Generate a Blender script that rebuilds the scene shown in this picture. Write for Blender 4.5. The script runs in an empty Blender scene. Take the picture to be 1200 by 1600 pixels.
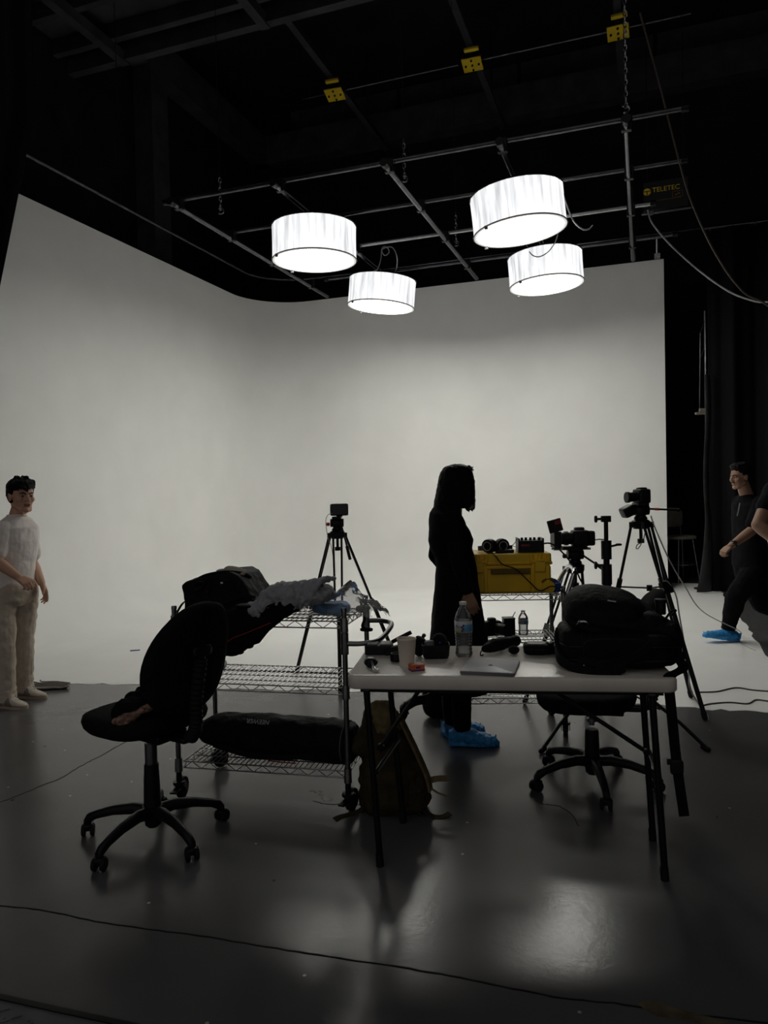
import bpy, bmesh, math, random
from mathutils import Vector, Matrix, noise as mnoise
random.seed(7)
C = bpy.context.scene.collection
SC = bpy.context.scene
PI = math.pi
# ------------------------------------------------------------------ camera, world, exposure
F, HC, CAMH = 1150.0, 770.0, 1.5
PITCH = math.atan((800 - HC) / F)
ROLL = math.radians(1.3)
PSI = math.radians(19.5)
def W(lat, d, z=0.0):
    """a point given as metres to the right / ahead of where the photographer stands -> world (world axes follow the studio walls)"""
    return Vector((math.cos(PSI) * lat - math.sin(PSI) * d, math.sin(PSI) * lat + math.cos(PSI) * d, z))
cam = bpy.data.cameras.new('camera')
camo = bpy.data.objects.new('camera', cam); C.objects.link(camo)
cam.sensor_fit = 'VERTICAL'; cam.sensor_height = 36.0; cam.lens = 36.0 * F / 1600.0
cam.clip_start = 0.05; cam.clip_end = 100
_r, _u, _f = Vector((1, 0, 0)), Vector((0, math.sin(PITCH), math.cos(PITCH))), Vector((0, math.cos(PITCH), -math.sin(PITCH)))
_R = _r * math.cos(ROLL) - _u * math.sin(ROLL); _U = _r * math.sin(ROLL) + _u * math.cos(ROLL)
_m = Matrix(((_R.x, _U.x, -_f.x), (_R.y, _U.y, -_f.y), (_R.z, _U.z, -_f.z)))
camo.matrix_world = Matrix.Translation((0, 0, CAMH)) @ (Matrix.Rotation(PSI, 3, 'Z') @ _m).to_4x4()
SC.camera = camo
SC.view_settings.view_transform = 'Standard'; SC.view_settings.look = 'None'
SC.view_settings.gamma = 1.0; SC.view_settings.use_curve_mapping = False
SC.view_settings.exposure = 0.0
wd = bpy.data.worlds.new('dark_hall'); SC.world = wd; wd.use_nodes = True
wd.node_tree.nodes['Background'].inputs[0].default_value = (1.0, 0.96, 0.93, 1)
wd.node_tree.nodes['Background'].inputs[1].default_value = 0.17
LAMP_DOWN, LAMP_SIDE = 17.0, 1.4            # radiance of each lamp's diffuser and of its fabric skirt
LAMP_COL = (1.0, 0.985, 0.905)
SC.cycles.max_bounces = 10; SC.cycles.diffuse_bounces = 5; SC.cycles.glossy_bounces = 4
SC.cycles.transparent_max_bounces = 12; SC.cycles.transmission_bounces = 8
SC.cycles.sample_clamp_indirect = 4.0
# ------------------------------------------------------------------ measuring helpers
def _ray(px, py):
    u, v = (px - 600) / F, (800 - py) / F
    a = u * math.cos(ROLL) + v * math.sin(ROLL); b = -u * math.sin(ROLL) + v * math.cos(ROLL)
    return a, math.cos(PITCH) + math.sin(PITCH) * b, -math.sin(PITCH) + math.cos(PITCH) * b
def gp(px, py, z=0.0):
    """(lat, dist) where the sight line meets the level z"""
    a, d, h = _ray(px, py); t = (z - CAMH) / h
    return a * t, d * t
def pt(px, py, dist):
    """(lat, dist, z) at a known distance"""
    a, d, h = _ray(px, py); t = dist / d
    return Vector((a * t, dist, CAMH + h * t))
# ------------------------------------------------------------------ objects, names, labels
def tag(o, label=None, cat=None, group=None, kind=None):
    if label: o['label'] = label
    if cat: o['category'] = cat
    if group: o['group'] = group
    if kind: o['kind'] = kind
    return o
def thing(name, label, cat, lat=0.0, d=0.0, z=0.0, a=0.0, group=None):
    """an Empty at the base of a thing; its parts use local metres (x right, y ahead, z up, turned by a)"""
    o = bpy.data.objects.new(name, None); C.objects.link(o)
    o.empty_display_size = 0.1
    o.location = W(lat, d, z); o.rotation_euler = (0, 0, PSI + a)
    o['_l'] = (lat, d, z, a)
    return tag(o, label, cat, group)
def loc(t, p):
    """(lat, dist, z) -> the local coordinates of thing t"""
    lat, d, z, a = t['_l']
    x, y = p[0] - lat, p[1] - d
    return Vector((x * math.cos(a) + y * math.sin(a), -x * math.sin(a) + y * math.cos(a), p[2] - z))
def tf(p=(0, 0, 0), rx=0, ry=0, rz=0, s=(1, 1, 1)):
    return (Matrix.Translation(p) @ Matrix.Rotation(math.radians(rz), 4, 'Z') @ Matrix.Rotation(math.radians(ry), 4, 'Y')
            @ Matrix.Rotation(math.radians(rx), 4, 'X') @ Matrix.Diagonal((s[0], s[1], s[2], 1)))
def frame(d):
    d = Vector(d).normalized(); a = Vector((0, 0, 1)) if abs(d.z) < 0.9 else Vector((0, 1, 0))
    x = a.cross(d).normalized(); return x, d.cross(x)
class M:
    """collects shapes; build() links them as one mesh object"""
    def __init__(s): s.v, s.f, s.T = [], [], Matrix()
    def at(s, T=None): s.T = T if T is not None else Matrix(); return s
    def add(s, vs, fs):
        n = len(s.v); s.v += [s.T @ Vector(p) for p in vs]; s.f += [tuple(i + n for i in q) for q in fs]; return s
    def box(s, c, d, taper=1.0, rz=0):
        x, y, z = d[0] / 2, d[1] / 2, d[2] / 2; ca, sa = math.cos(math.radians(rz)), math.sin(math.radians(rz)); vs = []
        for k in (-1, 1):
            t = taper if k > 0 else 1
            for i, j in ((-1, -1), (1, -1), (1, 1), (-1, 1)):
                a, b = i * x * t, j * y * t
                vs.append((c[0] + a * ca - b * sa, c[1] + a * sa + b * ca, c[2] + k * z))
        return s.add(vs, [(3, 2, 1, 0), (4, 5, 6, 7), (0, 1, 5, 4), (1, 2, 6, 5), (2, 3, 7, 6), (3, 0, 4, 7)])
    def bar(s, p0, p1, w, h, up=(0, 0, 1)):
        p0, p1 = Vector(p0), Vector(p1); d = (p1 - p0).normalized(); u = Vector(up)
        if abs(d.dot(u)) > 0.95: u = Vector((0, 1, 0))
        x = d.cross(u).normalized() * w / 2; y = x.cross(d).normalized() * h / 2
        vs = [p + a * x + b * y for p in (p0, p1) for a, b in ((-1, -1), (1, -1), (1, 1), (-1, 1))]
        return s.add(vs, [(3, 2, 1, 0), (4, 5, 6, 7), (0, 1, 5, 4), (1, 2, 6, 5), (2, 3, 7, 6), (3, 0, 4, 7)])
    def rings(s, rs, cap=True, loop=False):
        n = len(rs[0]); vs = [p for r in rs for p in r]; fs = []
        m = len(rs)
        for i in range(m if loop else m - 1):
            a, b = i * n, ((i + 1) % m) * n
            fs += [(a + j, a + (j + 1) % n, b + (j + 1) % n, b + j) for j in range(n)]
        if cap and not loop: fs += [tuple(range(n))[::-1], tuple(range((m - 1) * n, m * n))]
        return s.add(vs, fs)
    def cyl(s, p0, p1, r0, r1=None, n=12):
        r1 = r0 if r1 is None else r1; p0, p1 = Vector(p0), Vector(p1); x, y = frame(p1 - p0)
        return s.rings([[p + (x * math.cos(2 * PI * i / n) + y * math.sin(2 * PI * i / n)) * r for i in range(n)] for p, r in ((p0, r0), (p1, r1))])
    def cap(s, p0, p1, r0, r1=None, n=14):
        r1 = r0 if r1 is None else r1; p0, p1 = Vector(p0), Vector(p1); d = p1 - p0
        if d.length < 1e-6: d = Vector((0, 0, 1e-4)); p1 = p0 + d
        x, y = frame(d); e = d.normalized(); rs = []
        for p, r, lo in ((p0, r0, -1), (p1, r1, 1)):
            for k in range(4):
                t = (k + (0 if lo > 0 else 0.15)) / 3.8 * PI / 2
                t = (PI / 2 - 0.08 - k * (PI / 2 - 0.08) / 3) if lo < 0 else k * (PI / 2 - 0.08) / 3
                rs.append([p + e * (lo * r * math.sin(t)) + (x * math.cos(2 * PI * i / n) + y * math.sin(2 * PI * i / n)) * r * math.cos(t) for i in range(n)])
        return s.rings(rs)
    def chain(s, pts, rr, n=14):
        for i in range(len(pts) - 1): s.cap(pts[i], pts[i + 1], rr[i], rr[i + 1], n)
        return s
    def tube(s, pts, r, n=8, loop=False, up=None):
        pts = [Vector(p) for p in pts]; m = len(pts); rs = []; px = None
        for i, p in enumerate(pts):
            a = pts[(i - 1) % m] if loop or i else p; b = pts[(i + 1) % m] if loop or i < m - 1 else p
            d = (b - a).normalized()
            if px is None: x, y = frame(d)
            else:
                x = (px - d * px.dot(d))
                x = x.normalized() if x.length > 1e-5 else frame(d)[0]; y = d.cross(x)
            px = x; q = r[i] if isinstance(r, (list, tuple)) else r
            rs.append([p + (x * math.cos(2 * PI * k / n) + y * math.sin(2 * PI * k / n)) * q for k in range(n)])
        return s.rings(rs, loop=loop)
    def ribbon(s, pts, w, t, side=(1, 0, 0)):
        """a flat strap of width w and thickness t along pts"""
        pts = [Vector(p) for p in pts]; rs = []; sd = Vector(side).normalized()
        for i, p in enumerate(pts):
            d = (pts[min(i + 1, len(pts) - 1)] - pts[max(i - 1, 0)]).normalized()
            x = (sd - d * sd.dot(d)); x = x.normalized() if x.length > 1e-4 else frame(d)[0]
            y = d.cross(x)
            rs.append([p + x * a * w / 2 + y * b * t / 2 for a, b in ((-1, -1), (1, -1), (1, 1), (-1, 1))])
        return s.rings(rs)
    def ell(s, c, r, n=16, m=10, T=None):
        vs, fs = [], []; T = T or Matrix()
        c = Vector(c)
        rr = []
        for k in range(1, m):
            t = PI * k / m
            rr.append([c + T @ Vector((r[0] * math.sin(t) * math.cos(2 * PI * i / n), r[1] * math.sin(t) * math.sin(2 * PI * i / n), -r[2] * math.cos(t))) for i in range(n)])
        vs = [p for q in rr for p in q] + [c + T @ Vector((0, 0, -r[2])), c + T @ Vector((0, 0, r[2]))]
        for k in range(m - 2):
            fs += [(k * n + i, k * n + (i + 1) % n, (k + 1) * n + (i + 1) % n, (k + 1) * n + i) for i in range(n)]
        b, t = len(vs) - 2, len(vs) - 1; l = (m - 2) * n
        fs += [(b, (i + 1) % n, i) for i in range(n)] + [(t, l + i, l + (i + 1) % n) for i in range(n)]
        return s.add(vs, fs)
    def lathe(s, prof, n=24, c=(0, 0, 0)):
        return s.rings([[(c[0] + r * math.cos(2 * PI * i / n), c[1] + r * math.sin(2 * PI * i / n), c[2] + z) for i in range(n)] for r, z in prof])
    def torus(s, c, R, r, n=40, m=8, T=None, sy=1.0):
        T = T or Matrix(); c = Vector(c)
        return s.rings([[c + T @ Vector(((R + r * math.cos(2 * PI * k / m)) * math.cos(2 * PI * i / n), (R * sy + r * math.cos(2 * PI * k / m)) * math.sin(2 * PI * i / n), r * math.sin(2 * PI * k / m))) for k in range(m)] for i in range(n)], loop=True)
    def prism(s, poly, z0, z1):
        n = len(poly); vs = [(p[0], p[1], z0) for p in poly] + [(p[0], p[1], z1) for p in poly]
        return s.add(vs, [tuple(range(n))[::-1], tuple(range(n, 2 * n))] + [(i, (i + 1) % n, n + (i + 1) % n, n + i) for i in range(n)])
    def rbox(s, c, d, e=0.35, n=20, m=14, T=None):
        """a soft box (super-ellipsoid)"""
        T = T or Matrix(); c = Vector(c)
        sg = lambda t, q: math.copysign(abs(t) ** q, t)
        rr = []
        for k in range(1, m):
            t = -PI / 2 + PI * k / m
            rr.append([c + T @ Vector((d[0] / 2 * sg(math.cos(t), e) * sg(math.cos(2 * PI * (i + .5) / n), e), d[1] / 2 * sg(math.cos(t), e) * sg(math.sin(2 * PI * (i + .5) / n), e), d[2] / 2 * sg(math.sin(t), e))) for i in range(n)])
        return s.rings(rr)
    def sheet(s, fn, nu, nv, loopu=False):
        vs = [fn(i / (nu if loopu else nu - 1), j / (nv - 1)) for j in range(nv) for i in range(nu)]
        fs = [(j * nu + i, j * nu + (i + 1) % nu, (j + 1) * nu + (i + 1) % nu, (j + 1) * nu + i) for j in range(nv - 1) for i in range(nu if loopu else nu - 1)]
        return s.add(vs, fs)
    def build(s, name, mat, parent=None, smooth=True, bevel=0, solid=0, voxel=0, relax=3, lump=0, lscale=0.1, sub=0, label=None, kind=None, off=0, angle=35):
        me = bpy.data.meshes.new(name); me.from_pydata([tuple(p) for p in s.v], [], s.f)
        bm = bmesh.new(); bm.from_mesh(me); bmesh.ops.recalc_face_normals(bm, faces=bm.faces); bm.to_mesh(me); bm.free()
        o = bpy.data.objects.new(name, me); C.objects.link(o); me.materials.append(mat)
        if parent is not None: o.parent = parent
        if smooth:
            for p in me.polygons: p.use_smooth = True
            if not voxel and not sub: me.set_sharp_from_angle(angle=math.radians(angle))
        if bevel:
            b = o.modifiers.new('b', 'BEVEL'); b.width = bevel; b.segments = 2; b.limit_method = 'ANGLE'; b.angle_limit = math.radians(40)
        if solid:
            b = o.modifiers.new('s', 'SOLIDIFY'); b.thickness = solid; b.offset = off
        if voxel:
            b = o.modifiers.new('v', 'REMESH'); b.mode = 'VOXEL'; b.voxel_size = voxel; b.use_smooth_shade = True
        if relax and voxel:
            b = o.modifiers.new('r', 'SMOOTH'); b.factor = 0.5; b.iterations = relax
        if sub:
            b = o.modifiers.new('u', 'SUBSURF'); b.levels = sub; b.render_levels = sub
        if lump:
            tx = bpy.data.textures.new(name, 'CLOUDS'); tx.noise_scale = lscale; tx.noise_depth = 2
            b = o.modifiers.new('d', 'DISPLACE'); b.texture = tx; b.strength = lump; b.mid_level = 0.5; b.texture_coords = 'LOCAL'
        if label: o['label'] = label
        if kind: o['kind'] = kind
        return o
def single(o, label, cat, group=None):
    return tag(o, label, cat, group)
def text(body, size, mat, name, parent, T, ext=0.0008, align='CENTER'):
    cu = bpy.data.curves.new(name, 'FONT'); cu.body = body; cu.size = size; cu.extrude = ext; cu.align_x = align; cu.align_y = 'CENTER'
    cu.materials.append(mat); q = bpy.data.objects.new(name + '_curve', cu); C.objects.link(q)
    bpy.context.view_layer.update(); me = bpy.data.meshes.new_from_object(q.evaluated_get(bpy.context.evaluated_depsgraph_get()))
    bpy.data.objects.remove(q); bpy.data.curves.remove(cu)
    o = bpy.data.objects.new(name, me); C.objects.link(o); o.parent = parent; o.matrix_local = T
    if not me.materials: me.materials.append(mat)
    return o
def smoothpts(p, n=6):
    """a smooth curve through points"""
    p = [Vector(q) for q in p]; out = []
    for i in range(len(p) - 1):
        a, b, c, d = p[max(i - 1, 0)], p[i], p[i + 1], p[min(i + 2, len(p) - 1)]
        for k in range(n):
            t = k / n
            out.append(0.5 * ((2 * b) + (c - a) * t + (2 * a - 5 * b + 4 * c - d) * t * t + (3 * b - a - 3 * c + d) * t ** 3))
    return out + [p[-1]]
# ------------------------------------------------------------------ materials
def mat(name, col, rough=0.6, metal=0.0, var=0.15, scale=12, bump=0.0, bscale=None, spec=0.5, sheen=0, trans=0, ior=1.45, stretch=None):
    m = bpy.data.materials.new(name); m.use_nodes = True; nt = m.node_tree; N = nt.nodes; L = nt.links
    b = N['Principled BSDF']
    tc = N.new('ShaderNodeTexCoord'); src = tc.outputs['Object']
    if stretch:
        mp = N.new('ShaderNodeMapping'); mp.inputs['Scale'].default_value = stretch; L.new(src, mp.inputs[0]); src = mp.outputs[0]
    nz = N.new('ShaderNodeTexNoise'); nz.inputs['Scale'].default_value = scale; nz.inputs['Detail'].default_value = 5
    L.new(src, nz.inputs['Vector'])
    rp = N.new('ShaderNodeValToRGB'); rp.color_ramp.elements[0].position = 0.3; rp.color_ramp.elements[1].position = 0.7
    rp.color_ramp.elements[0].color = (*[c * (1 - var) for c in col], 1); rp.color_ramp.elements[1].color = (*[min(1, c * (1 + var)) for c in col], 1)
    L.new(nz.outputs['Fac'], rp.inputs[0]); L.new(rp.outputs[0], b.inputs['Base Color'])
    b.inputs['Roughness'].default_value = rough; b.inputs['Metallic'].default_value = metal
    b.inputs['Specular IOR Level'].default_value = spec; b.inputs['IOR'].default_value = ior
    b.inputs['Transmission Weight'].default_value = trans
    if sheen: b.inputs['Sheen Weight'].default_value = sheen
    if bump:
        n2 = N.new('ShaderNodeTexNoise'); n2.inputs['Scale'].default_value = bscale or scale * 4; n2.inputs['Detail'].default_value = 4
        L.new(src, n2.inputs['Vector'])
        bp = N.new('ShaderNodeBump'); bp.inputs['Strength'].default_value = bump; bp.inputs['Distance'].default_value = 0.01
        L.new(n2.outputs['Fac'], bp.inputs['Height']); L.new(bp.outputs[0], b.inputs['Normal'])
    return m
MT = {}
def mk(name, *a, **k): MT[name] = mat(name, *a, **k); return MT[name]
mk('cyc_paint', (0.92, 0.918, 0.90), 0.55, var=0.03, scale=1.5, spec=0.3)
mk('black_wall', (0.0132, 0.0144, 0.0180), 0.8, var=0.35, scale=2, bump=0.3, spec=0.12)
mk('black_beam', (0.045, 0.047, 0.056), 0.6, var=0.3, scale=3, spec=0.12)
mk('curtain_black', (0.0030, 0.0030, 0.0040), 0.85, var=0.3, scale=6, spec=0.2)
mk('curtain_edge_lit', (0.0315, 0.0315, 0.0336), 0.8, var=0.3, scale=6, spec=0.25)  # black curtain cloth made greyer, standing for light caught by its turned edge
mk('pipe_steel', (0.09, 0.09, 0.10), 0.26, 0.9, var=0.3, scale=8)
mk('pipe_bright', (0.36, 0.36, 0.37), 0.26, 0.9, var=0.2, scale=8)
mk('black_metal', (0.0060, 0.0060, 0.0070), 0.35, var=0.3, scale=10, spec=0.25)
mk('black_plastic', (0.0080, 0.0080, 0.0090), 0.42, var=0.25, scale=14, bump=0.05, spec=0.25)
mk('grey_plastic', (0.12, 0.12, 0.13), 0.45, var=0.2, scale=14)
mk('black_fabric', (0.0070, 0.0070, 0.0085), 0.9, var=0.35, scale=30, bump=0.25, bscale=300, sheen=0.08, spec=0.12)
mk('black_nylon', (0.0065, 0.0065, 0.0075), 0.62, var=0.4, scale=18, bump=0.35, bscale=60, spec=0.12)
mk('chair_fabric', (0.0090, 0.0090, 0.0100), 0.9, var=0.25, scale=40, bump=0.3, bscale=400, spec=0.12)
mk('rubber', (0.0100, 0.0100, 0.0100), 0.75, spec=0.25)
mk('chrome', (0.55, 0.55, 0.56), 0.2, 1.0, var=0.1)
mk('dark_chrome', (0.20, 0.20, 0.21), 0.28, 1.0, var=0.2, scale=20)
mk('wire_chrome', (0.30, 0.30, 0.30), 0.32, 1.0, var=0.2, scale=20)
mk('table_plastic', (0.76, 0.72, 0.66), 0.27, var=0.06, scale=9, bump=0.12, bscale=180)
mk('aluminium', (0.25, 0.25, 0.265), 0.5, 0.6, var=0.03, scale=4)
mk('paper_cup', (0.75, 0.69, 0.60), 0.65, var=0.05)
mk('orange_card', (0.62, 0.13, 0.04), 0.5, var=0.1)
mk('purple_card', (0.07, 0.03, 0.16), 0.5)
mk('cream_card', (0.60, 0.50, 0.45), 0.5)
mk('yellow_plastic', (0.82, 0.50, 0.015), 0.42, var=0.08, scale=10, bump=0.05)
mk('yellow_dark', (0.14, 0.085, 0.01), 0.5, var=0.2)
mk('yellow_sign', (0.75, 0.52, 0.02), 0.5, var=0.1)
mk('blue_plastic', (0.02, 0.06, 0.30), 0.4, var=0.2)
mk('blue_film', (0.0287, 0.2530, 0.5980), 0.45, var=0.25, scale=35, bump=0.5, bscale=45)
mk('red_plastic', (0.55, 0.03, 0.02), 0.45)
mk('maroon', (0.20, 0.02, 0.02), 0.6)
mk('red_piping', (0.30, 0.025, 0.015), 0.6)
mk('grey_fleece', (0.30, 0.31, 0.34), 0.95, var=0.15, scale=40, bump=0.3, bscale=250, sheen=0.2)
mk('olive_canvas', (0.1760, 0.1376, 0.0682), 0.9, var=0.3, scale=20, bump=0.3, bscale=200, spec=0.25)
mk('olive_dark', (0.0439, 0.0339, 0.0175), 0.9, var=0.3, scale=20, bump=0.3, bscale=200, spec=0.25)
mk('grey_cable', (0.30, 0.30, 0.31), 0.55)
mk('white_cable', (0.45, 0.44, 0.43), 0.55)
mk('black_cable', (0.015, 0.015, 0.015), 0.5)
mk('brown_cable', (0.0720, 0.0540, 0.0420), 0.6)
mk('adapter_grey', (0.36, 0.34, 0.32), 0.5, var=0.2, scale=30)
mk('skin_light', (0.6188, 0.3570, 0.2499), 0.55, var=0.06, scale=14)
mk('skin_mid', (0.3450, 0.1950, 0.1275), 0.55, var=0.06, scale=14)
mk('lip', (0.27, 0.12, 0.09), 0.5)
mk('eye_white', (0.30, 0.26, 0.23), 0.4)
mk('iris', (0.02, 0.012, 0.008), 0.2)
mk('hair_black', (0.0050, 0.0040, 0.0040), 0.42, var=0.5, scale=30, bump=0.6, bscale=90, stretch=(6, 6, 0.6), spec=0.12)
mk('white_shirt', (0.90, 0.84, 0.80), 0.85, var=0.04, scale=20, bump=0.25, bscale=18, spec=0.25)
mk('khaki', (0.58, 0.50, 0.41), 0.85, var=0.1, scale=20, bump=0.25, bscale=16, spec=0.25)
mk('black_cloth', (0.0050, 0.0050, 0.0065), 0.9, var=0.3, scale=20, bump=0.2, bscale=20, spec=0.12)
mk('navy_cloth', (0.0080, 0.0090, 0.0120), 0.9, var=0.3, scale=20, bump=0.2, bscale=20, spec=0.12)
mk('sneaker', (0.58, 0.52, 0.45), 0.6, var=0.12, scale=25, bump=0.1)
mk('sneaker_sole', (0.46, 0.37, 0.28), 0.6)
mk('stripe', (0.20, 0.17, 0.15), 0.6)
mk('canvas_mat', (0.30, 0.27, 0.25), 0.9, var=0.2, scale=20)
mk('white_plastic', (0.70, 0.70, 0.68), 0.4)
mk('stool_cream', (0.2520, 0.2280, 0.1920), 0.6)
mk('screen', (0.008, 0.008, 0.01), 0.12)
mk('glass_lens', (0.01, 0.008, 0.02), 0.05)
mk('grey_text', (0.45, 0.45, 0.46), 0.6)
mk('bag_lining', (0.42, 0.38, 0.32), 0.8, var=0.2)
mk('pattern_cloth', (0.22, 0.13, 0.10), 0.8, var=0.9, scale=60)
mk('skirt_cloth', (0.8, 0.8, 0.8), 0.8)
mk('label_white', (0.55, 0.56, 0.58), 0.4)
mk('label_blue', (0.10, 0.30, 0.50), 0.4, var=0.3, scale=60)
mk('label_green', (0.40, 0.45, 0.12), 0.4)
mk('label_purple', (0.06, 0.03, 0.30), 0.4)
mk('label_navy', (0.01, 0.03, 0.12), 0.4)
mk('chip_tan', (0.1040, 0.0800, 0.0480), 0.8, var=0.5, scale=14, bump=0.4)
def glassy(name, col, rough, alpha):
    """thin clear film or bottle wall: mostly see-through with a glossy coat"""
    m = bpy.data.materials.new(name); m.use_nodes = True; nt = m.node_tree; N = nt.nodes; L = nt.links
    N.remove(N['Principled BSDF']); out = N['Material Output']
    tr = N.new('ShaderNodeBsdfTransparent'); tr.inputs[0].default_value = (*col, 1)
    gl = N.new('ShaderNodeBsdfGlossy'); gl.inputs['Roughness'].default_value = rough; gl.inputs[0].default_value = (0.9, 0.9, 0.9, 1)
    df = N.new('ShaderNodeBsdfDiffuse'); df.inputs[0].default_value = (0.75, 0.76, 0.76, 1)
    m1 = N.new('ShaderNodeMixShader'); m1.inputs[0].default_value = alpha; L.new(tr.outputs[0], m1.inputs[1]); L.new(df.outputs[0], m1.inputs[2])
    fr = N.new('ShaderNodeFresnel'); fr.inputs[0].default_value = 1.45
    nz = N.new('ShaderNodeTexNoise'); nz.inputs['Scale'].default_value = 25; bp = N.new('ShaderNodeBump'); bp.inputs['Strength'].default_value = 0.5; bp.inputs['Distance'].default_value = 0.01
    tc = N.new('ShaderNodeTexCoord'); L.new(tc.outputs['Object'], nz.inputs['Vector'])
    L.new(nz.outputs['Fac'], bp.inputs['Height']); L.new(bp.outputs[0], fr.inputs['Normal']); L.new(bp.outputs[0], gl.inputs['Normal'])
    m2 = N.new('ShaderNodeMixShader'); L.new(fr.outputs[0], m2.inputs[0]); L.new(m1.outputs[0], m2.inputs[1]); L.new(gl.outputs[0], m2.inputs[2])
    L.new(m2.outputs[0], out.inputs['Surface']); MT[name] = m; return m
glassy('clear_film', (0.9, 0.9, 0.9), 0.12, 0.20)
glassy('clear_bottle', (0.93, 0.94, 0.95), 0.05, 0.05)
def emit(name, col, strength, lo=1.0, scale=(1, 1, 1), nscale=6.0):
    """a lit fabric: emission whose strength follows the gathers of the cloth"""
    m = bpy.data.materials.new(name); m.use_nodes = True; nt = m.node_tree; N = nt.nodes; L = nt.links
    N.remove(N['Principled BSDF']); out = N['Material Output']
    e = N.new('ShaderNodeEmission'); e.inputs[0].default_value = (*col, 1)
    tc = N.new('ShaderNodeTexCoord'); mp = N.new('ShaderNodeMapping'); mp.inputs['Scale'].default_value = scale
    nz = N.new('ShaderNodeTexNoise'); nz.inputs['Scale'].default_value = nscale; nz.inputs['Detail'].default_value = 4
    L.new(tc.outputs['Object'], mp.inputs[0]); L.new(mp.outputs[0], nz.inputs['Vector'])
    mr = N.new('ShaderNodeMapRange'); mr.inputs['From Min'].default_value = 0.3; mr.inputs['From Max'].default_value = 0.7
    mr.inputs['To Min'].default_value = strength * lo; mr.inputs['To Max'].default_value = strength
    L.new(nz.outputs['Fac'], mr.inputs['Value']); L.new(mr.outputs[0], e.inputs['Strength']); L.new(e.outputs[0], out.inputs['Surface'])
    MT[name] = m; return m
emit('lamp_diffuser', LAMP_COL, LAMP_DOWN, 0.9, (1, 1, 1), 4)
emit('lamp_skirt', (0.97, 0.98, 1.0), LAMP_SIDE, 0.45, (1, 1, 0.10), 20)
emit('lamp_binding', (0.98, 0.98, 0.95), 0.80, 0.9, (1, 1, 1), 8)
def floor_material():
    m = bpy.data.materials.new('painted_concrete'); m.use_nodes = True; nt = m.node_tree; N = nt.nodes; L = nt.links
    b = N['Principled BSDF']; tc = N.new('ShaderNodeTexCoord'); P = tc.outputs['Object']
    def noise(s, d=5): n = N.new('ShaderNodeTexNoise'); n.inputs['Scale'].default_value = s; n.inputs['Detail'].default_value = d; L.new(P, n.inputs['Vector']); return n.outputs['Fac']
    def math_(op, a, c=None, v=0.0):
        n = N.new('ShaderNodeMath'); n.operation = op; L.new(a, n.inputs[0])
        if c is not None: L.new(c, n.inputs[1])
        else: n.inputs[1].default_value = v
        return n.outputs[0]
    def ramp(src, p0, p1, c0, c1):
        r = N.new('ShaderNodeValToRGB'); r.color_ramp.elements[0].position = p0; r.color_ramp.elements[1].position = p1
        r.color_ramp.elements[0].color = (*c0, 1); r.color_ramp.elements[1].color = (*c1, 1); L.new(src, r.inputs[0]); return r.outputs[0]
    base = ramp(noise(0.9), 0.3, 0.72, (0.088, 0.087, 0.091), (0.122, 0.120, 0.124))
    def mix(a, col, fac):
        x = N.new('ShaderNodeMix'); x.data_type = 'RGBA'; L.new(fac, x.inputs['Factor']); L.new(a, x.inputs['A']); x.inputs['B'].default_value = (*col, 1); return x.outputs['Result']
    # hairline cracks: thin bands of a warped noise, kept to a few places
    crk = math_('ABSOLUTE', math_('SUBTRACT', noise(0.55, 6), None, 0.5)); crk = math_('LESS_THAN', crk, None, 0.0010)
    crk = math_('MULTIPLY', crk, math_('GREATER_THAN', noise(0.8, 2), None, 0.62)); base = mix(base, (0.02, 0.02, 0.02), crk)
    # pale specks and scuffs
    vo = N.new('ShaderNodeTexVoronoi'); vo.inputs['Scale'].default_value = 7; L.new(P, vo.inputs['Vector'])
    sp = math_('LESS_THAN', vo.outputs['Distance'], None, 0.045)
    pick = N.new('ShaderNodeSeparateColor'); L.new(vo.outputs['Color'], pick.inputs[0])
    sp = math_('MULTIPLY', sp, math_('GREATER_THAN', pick.outputs[0], None, 0.45)); base = mix(base, (0.42, 0.40, 0.36), sp)
    vo2 = N.new('ShaderNodeTexVoronoi'); vo2.inputs['Scale'].default_value = 3.1; L.new(P, vo2.inputs['Vector'])
    sp2 = math_('LESS_THAN', vo2.outputs['Distance'], None, 0.03)
    pick2 = N.new('ShaderNodeSeparateColor'); L.new(vo2.outputs['Color'], pick2.inputs[0])
    sp2 = math_('MULTIPLY', sp2, math_('GREATER_THAN', pick2.outputs[1], None, 0.6)); base = mix(base, (0.012, 0.012, 0.012), sp2)
    L.new(base, b.inputs['Base Color'])
    r = N.new('ShaderNodeMapRange'); r.inputs['To Min'].default_value = 0.17; r.inputs['To Max'].default_value = 0.30; L.new(noise(2.2), r.inputs['Value']); L.new(r.outputs[0], b.inputs['Roughness'])
    bp = N.new('ShaderNodeBump'); bp.inputs['Strength'].default_value = 0.16; bp.inputs['Distance'].default_value = 0.01
    h = math_('ADD', math_('MULTIPLY', noise(45, 4), None, 0.25), noise(3.0, 3)); L.new(h, bp.inputs['Height']); L.new(bp.outputs[0], b.inputs['Normal'])
    b.inputs['Specular IOR Level'].default_value = 0.5
    return m
MT['floor'] = floor_material()
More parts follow.
